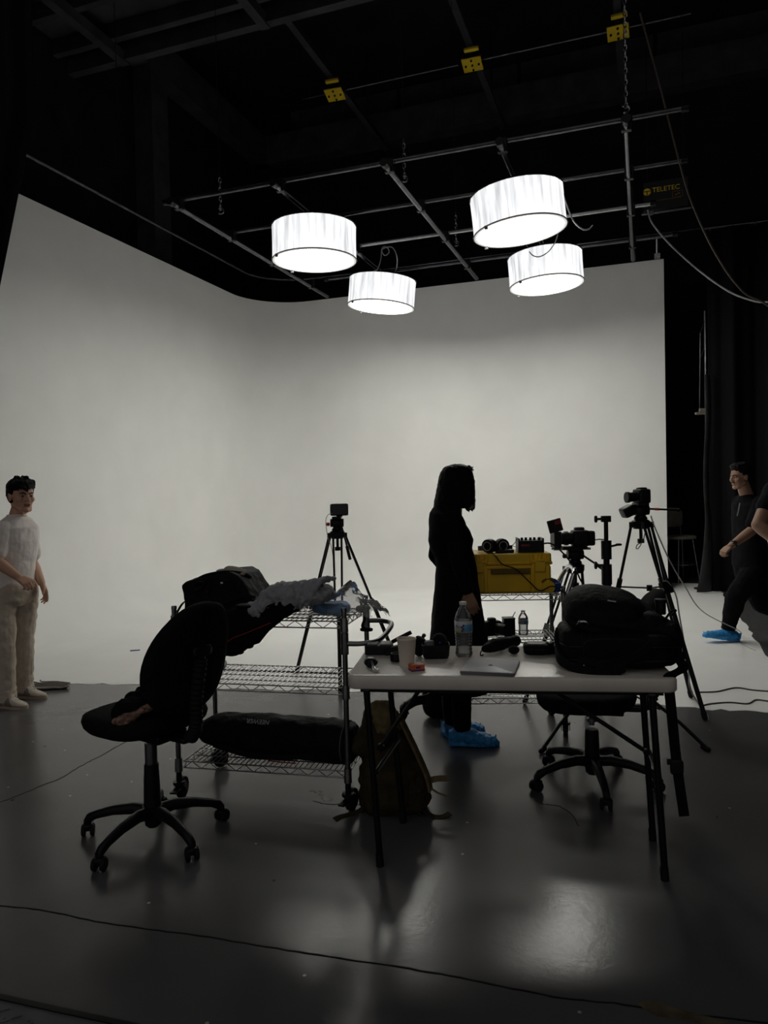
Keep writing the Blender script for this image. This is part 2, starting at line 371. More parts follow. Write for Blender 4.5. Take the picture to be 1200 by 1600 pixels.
# ------------------------------------------------------------------ the hall: floor, walls, ceiling, white cyclorama
def struct(name, o): o['kind'] = 'structure'; return o
fl = M(); fl.box((-0.5, 5.5, -0.05), (15.0, 18.0, 0.1)); struct('floor', fl.build('floor', MT['floor'], smooth=False, kind='structure'))
CX0, CX1, CY1, CH = -6.33, 0.31, 11.6, 4.82
WX0, WX1, WY1, CEIL = -7.5, 6.5, 13.9, 9.4
M().box((WX0 - 0.1, 5.5, CEIL / 2), (0.2, 18.0, CEIL)).build('wall_left', MT['black_wall'], smooth=False, kind='structure')
M().box((-0.5, WY1 + 0.1, CEIL / 2), (14.0, 0.2, CEIL)).build('wall_back', MT['black_wall'], smooth=False, kind='structure')
M().box((WX1 + 0.1, 5.5, CEIL / 2), (0.2, 18.0, CEIL)).build('wall_right', MT['black_wall'], smooth=False, kind='structure')
M().box((-0.5, 8.5, CEIL + 0.1), (14.4, 12.0, 0.2)).build('ceiling', MT['black_wall'], smooth=False, kind='structure')
# cyclorama walls: one sweep with coved corner and coved foot
path = []
RC, RF = 0.95, 0.7
for i in range(7): path.append((Vector((CX0, 4.4 + (CY1 - RC - 4.4) * i / 6, 0)), Vector((1, 0, 0))))
for i in range(1, 14):
    t = PI - PI / 2 * i / 14
    path.append((Vector((CX0 + RC + RC * math.cos(t), CY1 - RC + RC * math.sin(t), 0)), Vector((-math.cos(t), -math.sin(t), 0))))
for i in range(9): path.append((Vector((CX0 + RC + (CX1 - CX0 - RC) * i / 8, CY1, 0)), Vector((0, -1, 0))))
prof = [(RF - RF * math.sin(t), 0.002 + RF - RF * math.cos(t)) for t in [PI / 2 * k / 10 for k in range(11)]] + [(0, z) for z in (1.2, 1.8, 2.6, 3.4, 4.2, CH)]
cy = M(); n = len(prof)
vs = [p + q * o + Vector((0, 0, z)) for p, q in path for o, z in prof]
back = [p - q * 0.06 + Vector((0, 0, z)) for p, q in path for z in (0.0, CH)]
fs = [(i * n + j, (i + 1) * n + j, (i + 1) * n + j + 1, i * n + j + 1) for i in range(len(path) - 1) for j in range(n - 1)]
b0 = len(vs); vs += back
for i in range(len(path) - 1):
    a = b0 + 2 * i
    fs += [(a, a + 1, a + 3, a + 2), (i * n + n - 1, (i + 1) * n + n - 1, a + 3, a + 1)]
for i, e in ((0, b0), (len(path) - 1, b0 + 2 * (len(path) - 1))): fs.append(tuple([i * n + j for j in range(n)] + [e + 1, e]))
cy.add(vs, fs); cy.build('wall_cyclorama', MT['cyc_paint'], kind='structure', angle=60)
# the white painted floor in front of it, its worn front edge running across the hall
edge = [(-80, 1060), (-20, 1063), (40, 1066), (120, 1068), (200, 1070), (330, 1075), (450, 1078), (600, 1081), (760, 1086), (900, 1093), (1020, 1101), (1100, 1108), (1180, 1112), (1260, 1114)]
poly = []
random.seed(3)
for i in range(len(edge) - 1):
    for k in range(6):
        t = k / 6; x = edge[i][0] * (1 - t) + edge[i + 1][0] * t; y = edge[i][1] * (1 - t) + edge[i + 1][1] * t
        l, d = gp(x, y + random.uniform(-1.6, 1.6)); w = W(l, d); poly.append((w.x, w.y))
poly = [(CX0, poly[0][1])] + [p for p in poly if p[0] > CX0 + 0.05 and p[0] < 0.95] + [(1.0, poly[-1][1])]
for k in range(1, 40): poly.append((1.0 + random.uniform(-0.02, 0.02), poly[-1][1] + (12.2 - poly[-1][1]) / (40 - k)))
poly += [(CX1, 12.2), (CX1, CY1 - RF), (CX0 + RC, CY1 - RF)] + [(CX0 + RF + (RC - RF) * (1 - math.cos(t)) * 0.0 + 0.0, CY1 - RC) for t in (0.5,)] + [(CX0, CY1 - RC)]
M().prism(poly, 0.0, 0.002).build('floor_white', MT['cyc_paint'], smooth=False, kind='structure')
# beams and column of the hall
M().box((-7.32, 10.0, 4.7), (0.34, 0.42, 9.4)).build('trim_column', MT['black_beam'], smooth=False, kind='structure')
M().box((WX0 + 0.16, 11.0, 8.55), (0.3, 5.6, 0.56)).build('trim_beam_left', MT['black_beam'], smooth=False, kind='structure')
M().box((-0.5, WY1 - 0.15, 8.55), (14.0, 0.3, 0.56)).build('trim_beam_back', MT['black_beam'], smooth=False, kind='structure')
pn = M()
for k in range(6): pn.box((-5.6 + 2.35 * k, WY1 - 0.02, 9.1), (2.28, 0.05, 0.5))
pn.build('trim_panel_back', MT['black_beam'], smooth=False, kind='structure')
dk = M(); dk.box((-3.4, 6.2, 7.78), (8.2, 4.6, 0.06))
for k in range(7): dk.box((-3.4, 4.2 + 0.66 * k, 7.64), (8.2, 0.09, 0.2))
dk.box((-3.4, 8.45, 7.55), (8.2, 0.12, 0.24))
for x in (-6.6, -4.45, -2.3): dk.box((x, 6.3, 7.48), (0.12, 4.4, 0.14))
dk.build('trim_loft', MT['black_beam'], smooth=False, kind='structure')
# ------------------------------------------------------------------ overhead grid of pipes
SG = 0.9      # size of the grid and lamps
GZ = 1.465 + 3.5 * SG; YX = [0.08 + SG * q for q in (-5.15, -3.83, -2.56, -1.37, -0.2)]; XY = [0.03 + SG * q for q in (7.36, 8.52, 9.66, 10.96)]
where = ['crosswise, nearest of the four, farthest from the back wall', 'crosswise, second of the four from the front', 'crosswise and palest, between the front and rear lamps', 'crosswise, rearmost of the four, closest to the back wall']
for k, y in enumerate(XY):
    x0 = (-5.27, -5.22, -4.52, -4.82)[k] * SG; x1 = (0.43, 0.48, 0.18, 0.48)[k] * SG
    t = tag(bpy.data.objects.new('lighting_pipe', None), 'black steel lighting pipe, ' + where[k], 'pipe', 'overhead grid pipes'); C.objects.link(t); t.location = ((x0 + x1) / 2, y, GZ)
    h = (x1 - x0) / 2
    M().cyl((-h, 0, 0), (h, 0, 0), 0.024).build('tube', MT['pipe_bright' if k == 2 else 'pipe_steel'], t)
    for s in (-h + 0.03, h - 0.03): M().cyl((s - 0.03, 0, 0), (s + 0.03, 0, 0), 0.032).build('end_cap', MT['black_metal'], t)
where = ['leftmost of the five', 'second of five, carrying the left lamps', 'middle one, between the lamp pairs', 'fourth of five, carrying the right lamps', 'rightmost of the five']
for k, x in enumerate(YX):
    t = tag(bpy.data.objects.new('lighting_batten', None), 'black overhead pipe running towards the back wall, ' + where[k], 'pipe', 'overhead battens'); C.objects.link(t); t.location = (x, 9.4 * SG, GZ - 0.075)
    M().cyl((0, -2.15 * SG, 0), (0, 2.25 * SG, 0), 0.030).build('tube', MT['pipe_steel'], t)
    for y in XY: M().box((0, y - 9.4 * SG, 0.035), (0.09, 0.06, 0.13)).build('clamp', MT['black_metal'], t, bevel=0.008)
    M().cyl((0, -2.2 * SG, 0), (0, -2.12 * SG, 0), 0.038).build('end_cap', MT['black_metal'], t)
# curtain track following the top of the cyclorama
tr = [Vector((-6.05, 4.6 + 0.75 * i, 5.12)) for i in range(9)] + [Vector((-6.05 + 0.9 - 0.9 * math.cos(a), 10.6 + 0.75 * math.sin(a), 5.12)) for a in [PI / 2 * k / 8 for k in range(1, 9)]] + [Vector((-4.6 + 0.7 * i, 11.38, 5.12)) for i in range(10)]
w0 = tr[0].copy(); tk = thing('curtain_track', 'long thin black curtain track curving above the top of the white cyclorama', 'track'); tk.location = w0; tk.rotation_euler = (0, 0, 0)
M().tube([p - w0 for p in tr], 0.019, 8).build('rail', MT['pipe_steel'], tk)
for p in (tr[0], tr[4], tr[8], tr[15], tr[-1], tr[-5]):
    M().cyl(p - w0, p - w0 + Vector((0, 0, 4.2)), 0.004, n=6).build('hanger_wire', MT['black_metal'], tk)
br = Vector((0.22, 11.5, CH)) - w0
M().cyl(br, br + Vector((0, -0.1, 0.3)), 0.022).box(br + Vector((0, 0, 0.02)), (0.08, 0.12, 0.05)).build('bracket', MT['pipe_bright'], tk)
# yellow rail trolleys on their runway rails high above, and the pipe that joins them
for k, x in enumerate((-4.67, -2.39, -0.27)):
    s = ('left', 'middle', 'right')[k]
    t = thing('runway_rail', 'dark ceiling rail running to the back wall above the yellow plate, %s of three' % s, 'rail', group='ceiling runway rails'); t.location = (x, 11.4, 8.2); t.rotation_euler = (0, 0, 0)
    M().box((0, 0, 0), (0.10, 4.9, 0.02)).box((0, 0, 0.07), (0.025, 4.9, 0.14)).build('beam', MT['black_beam'], t, smooth=False)
    for y in (-1.6, 1.4): M().cyl((0, y, 0.1), (0, y, 1.2), 0.012, n=6).build('hanger_rod', MT['black_metal'], t)
    t = thing('trolley_plate', 'yellow square trolley plate with dark bolts on the %s ceiling rail' % s, 'bracket', group='yellow trolley plates'); t.location = (x, 11.25, 8.0); t.rotation_euler = (math.radians(-14), 0, math.radians(4 - 3 * k))
    M().box((0, 0, 0), (0.30, 0.26, 0.02)).build('plate', MT['yellow_sign'], t, bevel=0.006)
    for a, b in ((0, 0), (-0.1, 0), (0.1, 0), (0, 0.09), (0, -0.09)): M().cyl((a, b, -0.03), (a, b, 0.01), 0.016, n=8).build('bolt', MT['black_metal'], t)
    M().box((0.03, -0.23, 0.05), (0.22, 0.06, 0.04)).build('top_clip', MT['yellow_sign'], t, bevel=0.006)
t = thing('tie_pipe', 'thin dark pipe joining the three yellow ceiling plates', 'pipe'); t.location = (-2.6, 11.35, 8.1); t.rotation_euler = (0, 0, 0)
M().cyl((-2.7, 0, 0), (3.3, 0, 0), 0.02).build('tube', MT['pipe_steel'], t)
M().box((0, 0, 0.06), (0.07, 0.05, 0.16)).build('hanger', MT['black_metal'], t)
# hanging chains with hooks
def chain(label, lat, d, z0, z1, wire=0.0):
    t = thing('hanging_chain', label, 'chain', lat, d, z0, 0, 'hanging chains')
    c = M(); k = 0; z = 0.06; Lk = 0.055
    while z < z1 - z0:
        T = tf((0, 0, z), 90, 0, 90 * (k % 2)); c.torus((0, 0, z), 0.018, 0.006, 10, 5, T=tf((0, 0, 0), 90, 0, 90 * (k % 2), (0.75, 1.5, 1)).to_3x3().to_4x4()); z += Lk * 0.86; k += 1
    c.build('links', MT['pipe_bright'], t)
    c = M(); c.tube([(0.03 * math.sin(a) + 0.0, 0, 0.03 - 0.03 * math.cos(a)) for a in [0.9 * PI * q / 8 - 0.6 for q in range(14)]], 0.008, 6); c.build('hook', MT['pipe_bright'], t)
    if wire: M().cyl((0, 0, z1 - z0), (0, 0, wire - z0), 0.004, n=6).build('wire', MT['black_metal'], t)
p = pt(632, 284, 7.20); chain('short steel chain hanging behind the front overhead pipe, right of its middle', p.x, p.y, p.z, pt(632, 215, 7.20).z, 7.5)
p = pt(345, 334, 7.74); chain('short steel chain hanging at the left end of the overhead pipe grid', p.x, p.y, p.z, pt(345, 280, 7.74).z, 8.6)
p = pt(713, 384, 9.18); chain('thin chain with hook hanging just left of the large front right lamp', p.x, p.y, p.z, pt(713, 332, 9.18).z, 7.5)
p = pt(978, 176, 6.21); chain('long hoist chain hanging at the right end of the overhead grid', p.x, p.y, p.z, 7.6, 9.3)
# ------------------------------------------------------------------ the four drum lamps
LY = {'front_left': (-3.79, 8.14), 'front_right': (-1.34, 8.11), 'back_left': (-3.79, 10.56), 'back_right': (-1.33, 10.39)}
def drum(key, label, tiltx, tilty, z=1.468 + 3.05 * SG):
    x, y = LY[key][0] * SG + 0.075, LY[key][1] * SG + 0.03; R, H = 0.5 * SG, 0.40 * SG
    t = thing('drum_lamp', label, 'lamp', group='glowing fabric drum lamps'); t.location = (x, y, z); t.rotation_euler = (math.radians(tiltx), math.radians(tilty), 0)
    rnd = random.Random(key)
    ph = [rnd.uniform(0, 6.28) for _ in range(3)]
    def sk(u, v):
        a = 2 * PI * u; r = R + 0.004 * math.sin(46 * a + ph[0]) * (0.4 + v * (1 - v) * 2) - 0.004 * math.sin(PI * v) + 0.003 * math.sin(17 * a + ph[1])
        return (r * math.cos(a), r * math.sin(a), -H / 2 + H * v)
    M().sheet(sk, 180, 9, True).build('fabric_skirt', MT['lamp_skirt'], t, angle=80)
    M().prism([((R - .008) * math.cos(2 * PI * k / 64), (R - .008) * math.sin(2 * PI * k / 64)) for k in range(64)], -H / 2 - 0.004, -H / 2 + 0.004).build('diffuser', MT['lamp_diffuser'], t)
    M().rings([[(r_ * math.cos(2 * PI * k / 64), r_ * math.sin(2 * PI * k / 64), z_) for k in range(64)] for r_, z_ in ((R - .026, -H / 2 - .006), (R - .001, -H / 2 - .006), (R - .001, -H / 2 - .003), (R - .026, -H / 2 - .003))], loop=True).build('binding', MT['lamp_binding'], t)
    M().torus((0, 0, -H / 2), R + 0.003, 0.0075, 64, 8).build('bottom_rim', MT['adapter_grey'], t)
    M().torus((0, 0, H / 2), R + 0.002, 0.008, 64, 8).build('top_rim', MT['black_metal'], t)
    M().prism([((R - .004) * math.cos(2 * PI * k / 64), (R - .004) * math.sin(2 * PI * k / 64)) for k in range(64)], H / 2 - 0.006, H / 2 + 0.002).build('top_cover', MT['black_fabric'], t)
    y_ = M(); y_.bar((-R + .02, 0, H / 2 + 0.02), (R - .02, 0, H / 2 + 0.02), 0.03, 0.03).cyl((0, 0, H / 2), (0, 0, GZ - z - 0.09), 0.022)
    y_.build('hanger', MT['black_metal'], t)
    for s in (-2.2, 2.6): M().box((R * math.cos(s), R * math.sin(s), -H / 2 - 0.012), (0.03, 0.02, 0.035)).build('clip', MT['grey_plastic'], t)
    return t
L1 = drum('front_left', 'glowing white fabric drum lamp, the level one in front on the left', 1, 1)
L2 = drum('front_right', 'largest glowing white drum lamp, in front on the right, tilted down to the left', 2, -5)
L3 = drum('back_left', 'smallest glowing white drum lamp, behind on the left, dipping to the right', 0, 6)
L4 = drum('back_right', 'glowing white drum lamp behind on the right, below the largest one', 0, -3)
def cable(name, label, pts, r, m, cat='cable', n=7, group=None):
    pts = smoothpts(pts, n); o = W(*pts[0]); q = [W(*p) - o for p in pts]
    t = M().tube(q, r, 6).build(name, MT[m]); t.location = o
    return single(t, label, cat, group)
cable('power_cable', 'loose grey cable dangling at the right side of the largest lamp', [pt(868, 286, 7.11), pt(876, 292, 7.11), pt(884, 316, 7.11), pt(896, 345, 7.11), pt(910, 358, 7.11), pt(920, 358, 7.11), pt(926, 352, 7.11)], 0.008, 'grey_cable')
cable('power_cable', 'grey cable looping down onto the top of the back right lamp', [pt(874, 345, 8.28), pt(870, 372, 8.46), pt(858, 392, 8.64), pt(843, 401, 8.73), pt(831, 398, 8.82), pt(824, 386, 8.91), pt(822, 378, 9.00)], 0.007, 'grey_cable')
cable('power_cable', 'grey cable coiled above the back left lamp', [pt(583, 424, 9.54), pt(590, 420, 9.54), pt(595, 405, 9.54), pt(597, 388, 9.54), pt(604, 386, 9.54), pt(608, 394, 9.54), pt(601, 399, 9.54), pt(597, 390, 9.54), pt(612, 386, 9.45), pt(620, 400, 9.45), pt(620, 416, 9.63), pt(617, 426, 9.72)], 0.007, 'grey_cable')
cable('power_cable', 'long dark cable sagging diagonally from the ceiling to the right edge', [pt(1000, 20, 7), pt(1030, 130, 7), pt(1066, 270, 7), pt(1086, 330, 7), pt(1120, 400, 7), pt(1160, 455, 7), pt(1225, 510, 7), (4.5, 7.0, 1.4), (4.9, 7.0, 0.3), (5.2, 6.9, 0.012), (5.6, 6.8, 0.012)], 0.009, 'brown_cable')
cable('power_cable', 'grey cable swooping right from under the black sign', [pt(1012, 328, 8.6), pt(1020, 350, 8.6), pt(1050, 385, 8.6), pt(1095, 425, 8.4), pt(1140, 456, 8.2), pt(1180, 471, 8), pt(1240, 485, 7.8), (5.0, 7.7, 2.5), (5.5, 7.6, 1.0), (5.7, 7.5, 0.012), (6.0, 7.4, 0.012)], 0.010, 'grey_cable')
# black sign with yellow lettering
a = pt(1040, 300, 8.75)
sg = thing('hanging_sign', 'black hanging board lettered TELETEC in yellow at the right of the pipe grid', 'sign', a.x, a.y, a.z, -PSI)
M().box((0, 0.03, -0.02), (0.50, 0.05, 0.34)).build('board', MT['black_metal'], sg, bevel=0.006)
text('TELETEC', 0.078, MT['yellow_sign'], 'lettering', sg, tf((0.005, -0.001, 0.04), 90, 0, 0))
lg = M()
for k in range(24):
    a0, a1 = 2 * PI * k / 24, 2 * PI * (k + 1) / 24
    lg.add([(-0.205, -0.002, 0.03), (-0.205 + 0.042 * math.cos(a0), -0.002, 0.03 + 0.042 * math.sin(a0)), (-0.205 + 0.042 * math.cos(a1), -0.002, 0.03 + 0.042 * math.sin(a1))], [(0, 1, 2)])
lg.build('logo_disc', MT['yellow_sign'], sg)
M().box((-0.205, -0.004, 0.036), (0.085, 0.003, 0.009)).box((-0.205, -0.004, 0.012), (0.010, 0.003, 0.045)).build('logo_bars', MT['black_metal'], sg, smooth=False)
M().box((0.0, -0.001, -0.085), (0.34, 0.003, 0.007)).build('line', MT['yellow_dark'], sg, smooth=False)
fr_ = M()
for q in ((0.13, 0, -0.008, 0.11), (0.13, 0, -0.072, 0.11)): fr_.box((q[0], -0.001, q[2]), (q[3], 0.003, 0.006))
for x in (0.075, 0.185): fr_.box((x, -0.001, -0.04), (0.006, 0.003, 0.064))
fr_.box((0.115, -0.001, -0.045), (0.03, 0.003, 0.014)).box((0.145, -0.001, -0.035), (0.03, 0.003, 0.014))
fr_.build('emblem', MT['yellow_dark'], sg, smooth=False)
M().cyl((-0.27, 0.03, -0.21), (0.28, 0.03, -0.21), 0.016).box((-0.16, 0.03, -0.2), (0.04, 0.04, 0.06)).build('lower_bar', MT['pipe_steel'], sg)
for x in (-0.2, 0.2): M().cyl((x, 0.03, 0.14), (x, 0.03, 9.35 - a.z), 0.005, n=6).build('hanger_wire', MT['black_metal'], sg)
# curtains
def cr(u, v):
    x = 0.86 + 4.4 * u; z = 0.02 + 4.98 * v
    return (x, 11.15 + 0.075 * math.sin(u * 58 + 0.6 * math.sin(v * 3)) + 0.03 * math.sin(u * 131 + 2) + 0.10 * u, z)
ct = thing('stage_curtain', 'tall black pleated curtain hanging at the right beside the white wall', 'curtain'); ct.location = (0, 0, 0); ct.rotation_euler = (0, 0, 0)
M().sheet(cr, 260, 8).build('drape', MT['curtain_black'], ct, solid=0.012, angle=80)
M().sheet(lambda u, v: (0.86 - (0.07 + 0.12 * max(0, 0.35 - v) / 0.35) * u + 0.02 * math.sin(9 * v), 11.15 - 0.10 * u - 0.03 * math.sin(PI * u), 0.02 + 3.0 * v), 7, 16).build('turned_edge', MT['curtain_edge_lit'], ct, solid=0.012, angle=80, label='turned-back curtain edge, coloured paler for the light on it')
M().cyl((0.8, 11.2, 5.05), (5.6, 11.3, 5.05), 0.025).build('curtain_pole', MT['pipe_steel'], ct)
for k in range(17): M().torus((0.9 + 0.28 * k, 11.22, 5.04), 0.035, 0.006, 12, 6, T=tf(rx=0, ry=90)).build('curtain_ring', MT['pipe_steel'], ct)
def cl_(u, v):
    z = 7.4 - 4.75 * v
    r = pt(47, 60, 4.6).x + (0.02 - 0.04 * v - 1.1 * max(0, v - 0.735))
    return W(r - 1.3 * (1 - u), 4.6 + 0.05 * math.sin(u * 40) + 0.25 * (1 - u), z)
cl = thing('stage_curtain', 'black drape gathered to the side at the upper left edge', 'curtain'); cl.rotation_euler = (0, 0, 0)
M().sheet(cl_, 90, 24).build('drape', MT['curtain_black'], cl, solid=0.012, angle=80)
M().cyl(W(-4.2, 4.9, 7.4), W(-1.8, 4.6, 7.4), 0.03).build('curtain_pole', MT['pipe_steel'], cl)
# worn patch, steel plate and long joint in the near floor
def flat(name, pxs, m, z=0.002):
    return M().prism([tuple(W(*gp(*p)))[:2] for p in pxs], 0.0, z).build(name, MT[m], smooth=False, kind='structure')
flat('floor_patch', [(996, 1568), (1010, 1564), (1030, 1566), (1050, 1574), (1075, 1582), (1105, 1589), (1140, 1597), (1110, 1602), (1060, 1594), (1025, 1588), (1004, 1576)], 'chip_tan')
jt = [(-40, 1413), (40, 1419), (90, 1427), (150, 1440), (230, 1452), (310, 1462), (400, 1477), (480, 1490), (560, 1502), (640, 1514), (720, 1528), (800, 1545), (880, 1560), (960, 1568), (1040, 1580), (1120, 1590), (1260, 1606)]
jm = M(); jp = smoothpts([Vector((*gp(*p), 0)) for p in jt], 5)
rs = []
for i, p in enumerate(jp):
    d = (jp[min(i + 1, len(jp) - 1)] - jp[max(i - 1, 0)]).normalized(); s = Vector((-d.y, d.x, 0)); w = 0.0022 + 0.0016 * random.random(); j = s * random.uniform(-.002, .002)
    rs.append([W(*(p + j - s * w)) + Vector((0, 0, 0.0015)), W(*(p + j + s * w)) + Vector((0, 0, 0.0015)), W(*(p + j + s * w)) - Vector((0, 0, 0.002)), W(*(p + j - s * w)) - Vector((0, 0, 0.002))])
jm.rings(rs); jm.build('floor_joint', MT['rubber'], smooth=False, kind='structure')
for pxs in (((-30, 1266), (20, 1246), (60, 1230), (100, 1213), (135, 1192), (160, 1180), (195, 1160), (218, 1153)), ((490, 1252), (510, 1256), (545, 1257), (575, 1258)), ((905, 1290), (880, 1262), (845, 1256))):
    jm = M(); jp = smoothpts([Vector((*gp(*p), 0)) for p in pxs], 6)
    jm.ribbon([tuple(W(p.x + random.uniform(-.006, .006), p.y + random.uniform(-.006, .006), 0.0008)) for p in jp], 0.0045, 0.0012, (1, 0, 0)); jm.build('floor_crack', MT['rubber'], smooth=False, kind='structure')
pl = [(-60, 1556), (0, 1560), (90, 1581), (175, 1600), (230, 1612), (230, 1680), (-60, 1680)]
flat('floor_plate', pl, 'grey_plastic', 0.003)
tp = M(); l0 = [gp(-60, 1553), gp(0, 1560), gp(90, 1580), gp(230, 1610)]
tp.ribbon([tuple(W(l, d, 0.004)) for l, d in l0], 0.02, 0.006, (0, 1, 0)); tp.build('trim_plate', MT['black_metal'], kind='structure')
td = M()
for i in range(14):
    for j in range(10):
        x, y = gp(-50 + i * 19, 1574 + j * 9 + i * 2)
        if gp(-50 + i * 19, 1574 + j * 9)[1] > 0 and 1574 + j * 9 > 1560 + 0.235 * (-50 + i * 19) + 9:
            c = W(x, y, 0.004); td.box(c, (0.028, 0.006, 0.003), rz=45 if (i + j) % 2 else -45)
td.build('trim_tread', MT['grey_plastic'], kind='structure')
# ------------------------------------------------------------------ wire shelf carts
def wire_shelf(L_, D_, name, parent, m, z, pitch=0.025, r=0.0024):
    """one shelf: double rim with zigzag truss, cross wires, three stiffeners"""
    s = M(); hx, hy = L_ / 2 - 0.02, D_ / 2 - 0.02; R = 0.0035
    for zz in (0, -0.032):
        for y in (-hy, hy): s.cyl((-hx, y, zz), (hx, y, zz), R, n=6)
        for x in (-hx, hx): s.cyl((x, -hy, zz), (x, hy, zz), R, n=6)
    def zig(p0, p1, n):
        p0, p1 = Vector(p0), Vector(p1)
        pts = [p0.lerp(p1, i / n) + Vector((0, 0, 0 if i % 2 else -0.032)) for i in range(n + 1)]
        s.tube(pts, 0.0026, 5)
    nz = int(L_ / 0.045) // 2 * 2; ny = int(D_ / 0.045) // 2 * 2
    for y in (-hy, hy): zig((-hx, y, 0), (hx, y, 0), nz)
    for x in (-hx, hx): zig((x, -hy, 0), (x, hy, 0), ny)
    n = int(2 * hx / pitch)
    for i in range(1, n):
        x = -hx + 2 * hx * i / n; s.cyl((x, -hy, 0.003), (x, hy, 0.003), r, n=5)
    for y in (-hy / 2, 0, hy / 2): s.cyl((-hx, y, -0.003), (hx, y, -0.003), R, n=6)
    for x in (-hx, hx):
        for y in (-hy, hy): s.cyl((x + .018 * (1 if x > 0 else -1), y + .018 * (1 if y > 0 else -1), -0.045), (x + .018 * (1 if x > 0 else -1), y + .018 * (1 if y > 0 else -1), 0.02), 0.0195, 0.0175, n=12)
    o = s.build(name, m, parent); o.location = (0, 0, z); return o
def caster(t, x, y, ztop, R, yaw, mm='black_metal', mw='rubber'):
    c = M().at(tf((x, y, 0), rz=yaw)); c.cyl((0, 0, ztop - 0.035), (0, 0, ztop + 0.03), 0.014).cyl((0, 0, ztop - 0.045), (0, 0, ztop - 0.03), 0.03)
    for s in (-1, 1): c.add([(-0.02, s * 0.022, ztop - 0.04), (0.03, s * 0.022, ztop - 0.04), (0.055, s * 0.022, R), (0.03, s * 0.022, R - 0.02), (0.02, s * 0.022, R), (-0.02, s * 0.026, ztop - 0.04), (0.03, s * 0.026, ztop - 0.04), (0.055, s * 0.026, R), (0.03, s * 0.026, R - 0.02), (0.02, s * 0.026, R)],
        [(0, 1, 2, 3, 4), (9, 8, 7, 6, 5), (0, 1, 6, 5), (1, 2, 7, 6), (2, 3, 8, 7), (3, 4, 9, 8), (4, 0, 5, 9)])
    c.box((-0.045, 0, ztop - 0.06), (0.07, 0.03, 0.008))
    o = c.build('caster', MT[mm], t)
    w = M().at(tf((x, y, 0), rz=yaw)); w.cyl((0.036, -0.014, R), (0.036, 0.014, R), R, n=24).cyl((0.036, -0.017, R), (0.036, 0.017, R), R * 0.55, n=16)
    w.build('wheel', MT[mw], o, bevel=0.004); return o
def cart(name, label, fl_, fr_, D_, zs, ptop, mshelf, mpost, cast=True, handle=None, group='wire shelf carts'):
    """fl_, fr_: (lat, d) of the two front posts"""
    a = math.atan2(fr_[1] - fl_[1], fr_[0] - fl_[0]); Lw = math.hypot(fr_[1] - fl_[1], fr_[0] - fl_[0])
    cx, cy = (fl_[0] + fr_[0]) / 2 - math.sin(a) * D_ / 2, (fl_[1] + fr_[1]) / 2 + math.cos(a) * D_ / 2
    t = thing(name, label, 'cart', cx, cy, 0, a, group)
    z0 = 0.125 if cast else 0.0
    for i, (x, y) in enumerate(((-1, -1), (1, -1), (1, 1), (-1, 1))):
        X, Y = x * Lw / 2, y * D_ / 2
        p = M().cyl((X, Y, z0), (X, Y, ptop), 0.0127, n=14)
        for k in range(int((ptop - z0) / 0.0254)): pass
        p.cyl((X, Y, ptop - 0.002), (X, Y, ptop + 0.012), 0.0145, 0.012)
        p.build('post', MT[mpost], t)
        if cast: caster(t, X, Y, z0, 0.052, (95, 80, 100, 75)[i])
    for z in zs: wire_shelf(Lw + 0.004, D_ + 0.004, 'wire_shelf', t, MT[mshelf], z)
    if handle:
        zh, ext, dr = handle
        h = smoothpts([(Lw / 2, -D_ / 2, zh), (Lw / 2 + ext * .55, -D_ / 2 + 0.01, zh), (Lw / 2 + ext, -D_ / 2 + 0.07, zh + dr * .2), (Lw / 2 + ext, D_ / 2 - 0.07, zh + dr * .8), (Lw / 2 + ext * .6, D_ / 2, zh + dr), (Lw / 2, D_ / 2, zh + dr)], 6)
        hm = M().tube(h, 0.0125, 12)
        for y, q in ((-D_ / 2, zh), (D_ / 2, zh + dr)): hm.cyl((Lw / 2, y, q - 0.05), (Lw / 2, y, q + 0.05), 0.019)
        hm.build('push_handle', MT[mpost], t)
    t['_w'] = (Lw, D_); return t
CF_L, CF_R = gp(281, 1250), gp(545, 1270)
cartA = cart('wire_shelf_cart', 'chrome three-shelf wire cart on casters piled with bags, left of the white table', CF_L, CF_R, 0.42, (0.19, 0.585, 0.90), 0.955, 'wire_chrome', 'dark_chrome', True, (0.80, 0.15, 0.035))
FS_R = gp(884, 1152)
cartB = cart('wire_shelf_cart', 'chrome wire shelf cart behind the woman, carrying the yellow case', (FS_R[0] - 0.61, FS_R[1] + 0.03), FS_R, 0.42, (0.235, 0.575, 0.865), 0.905, 'wire_chrome', 'dark_chrome', True, None)
hx = cartB['_w'][0] / 2
M().tube(smoothpts([(hx, -0.21, 0.80), (hx + 0.05, -0.20, 0.94), (hx + 0.08, -0.14, 1.0), (hx + 0.10, 0.12, 1.0), (hx + 0.07, 0.20, 0.93), (hx, 0.21, 0.80)], 7), 0.014, 12).build('push_handle', MT['chrome'], cartB, label='bright chrome push handle')
def on(t, x, y, z):
    """local point of a thing -> (lat, d, z)"""
    lat, d, z0, a = t['_l']; return Vector((lat + x * math.cos(a) - y * math.sin(a), d + x * math.sin(a) + y * math.cos(a), z0 + z))
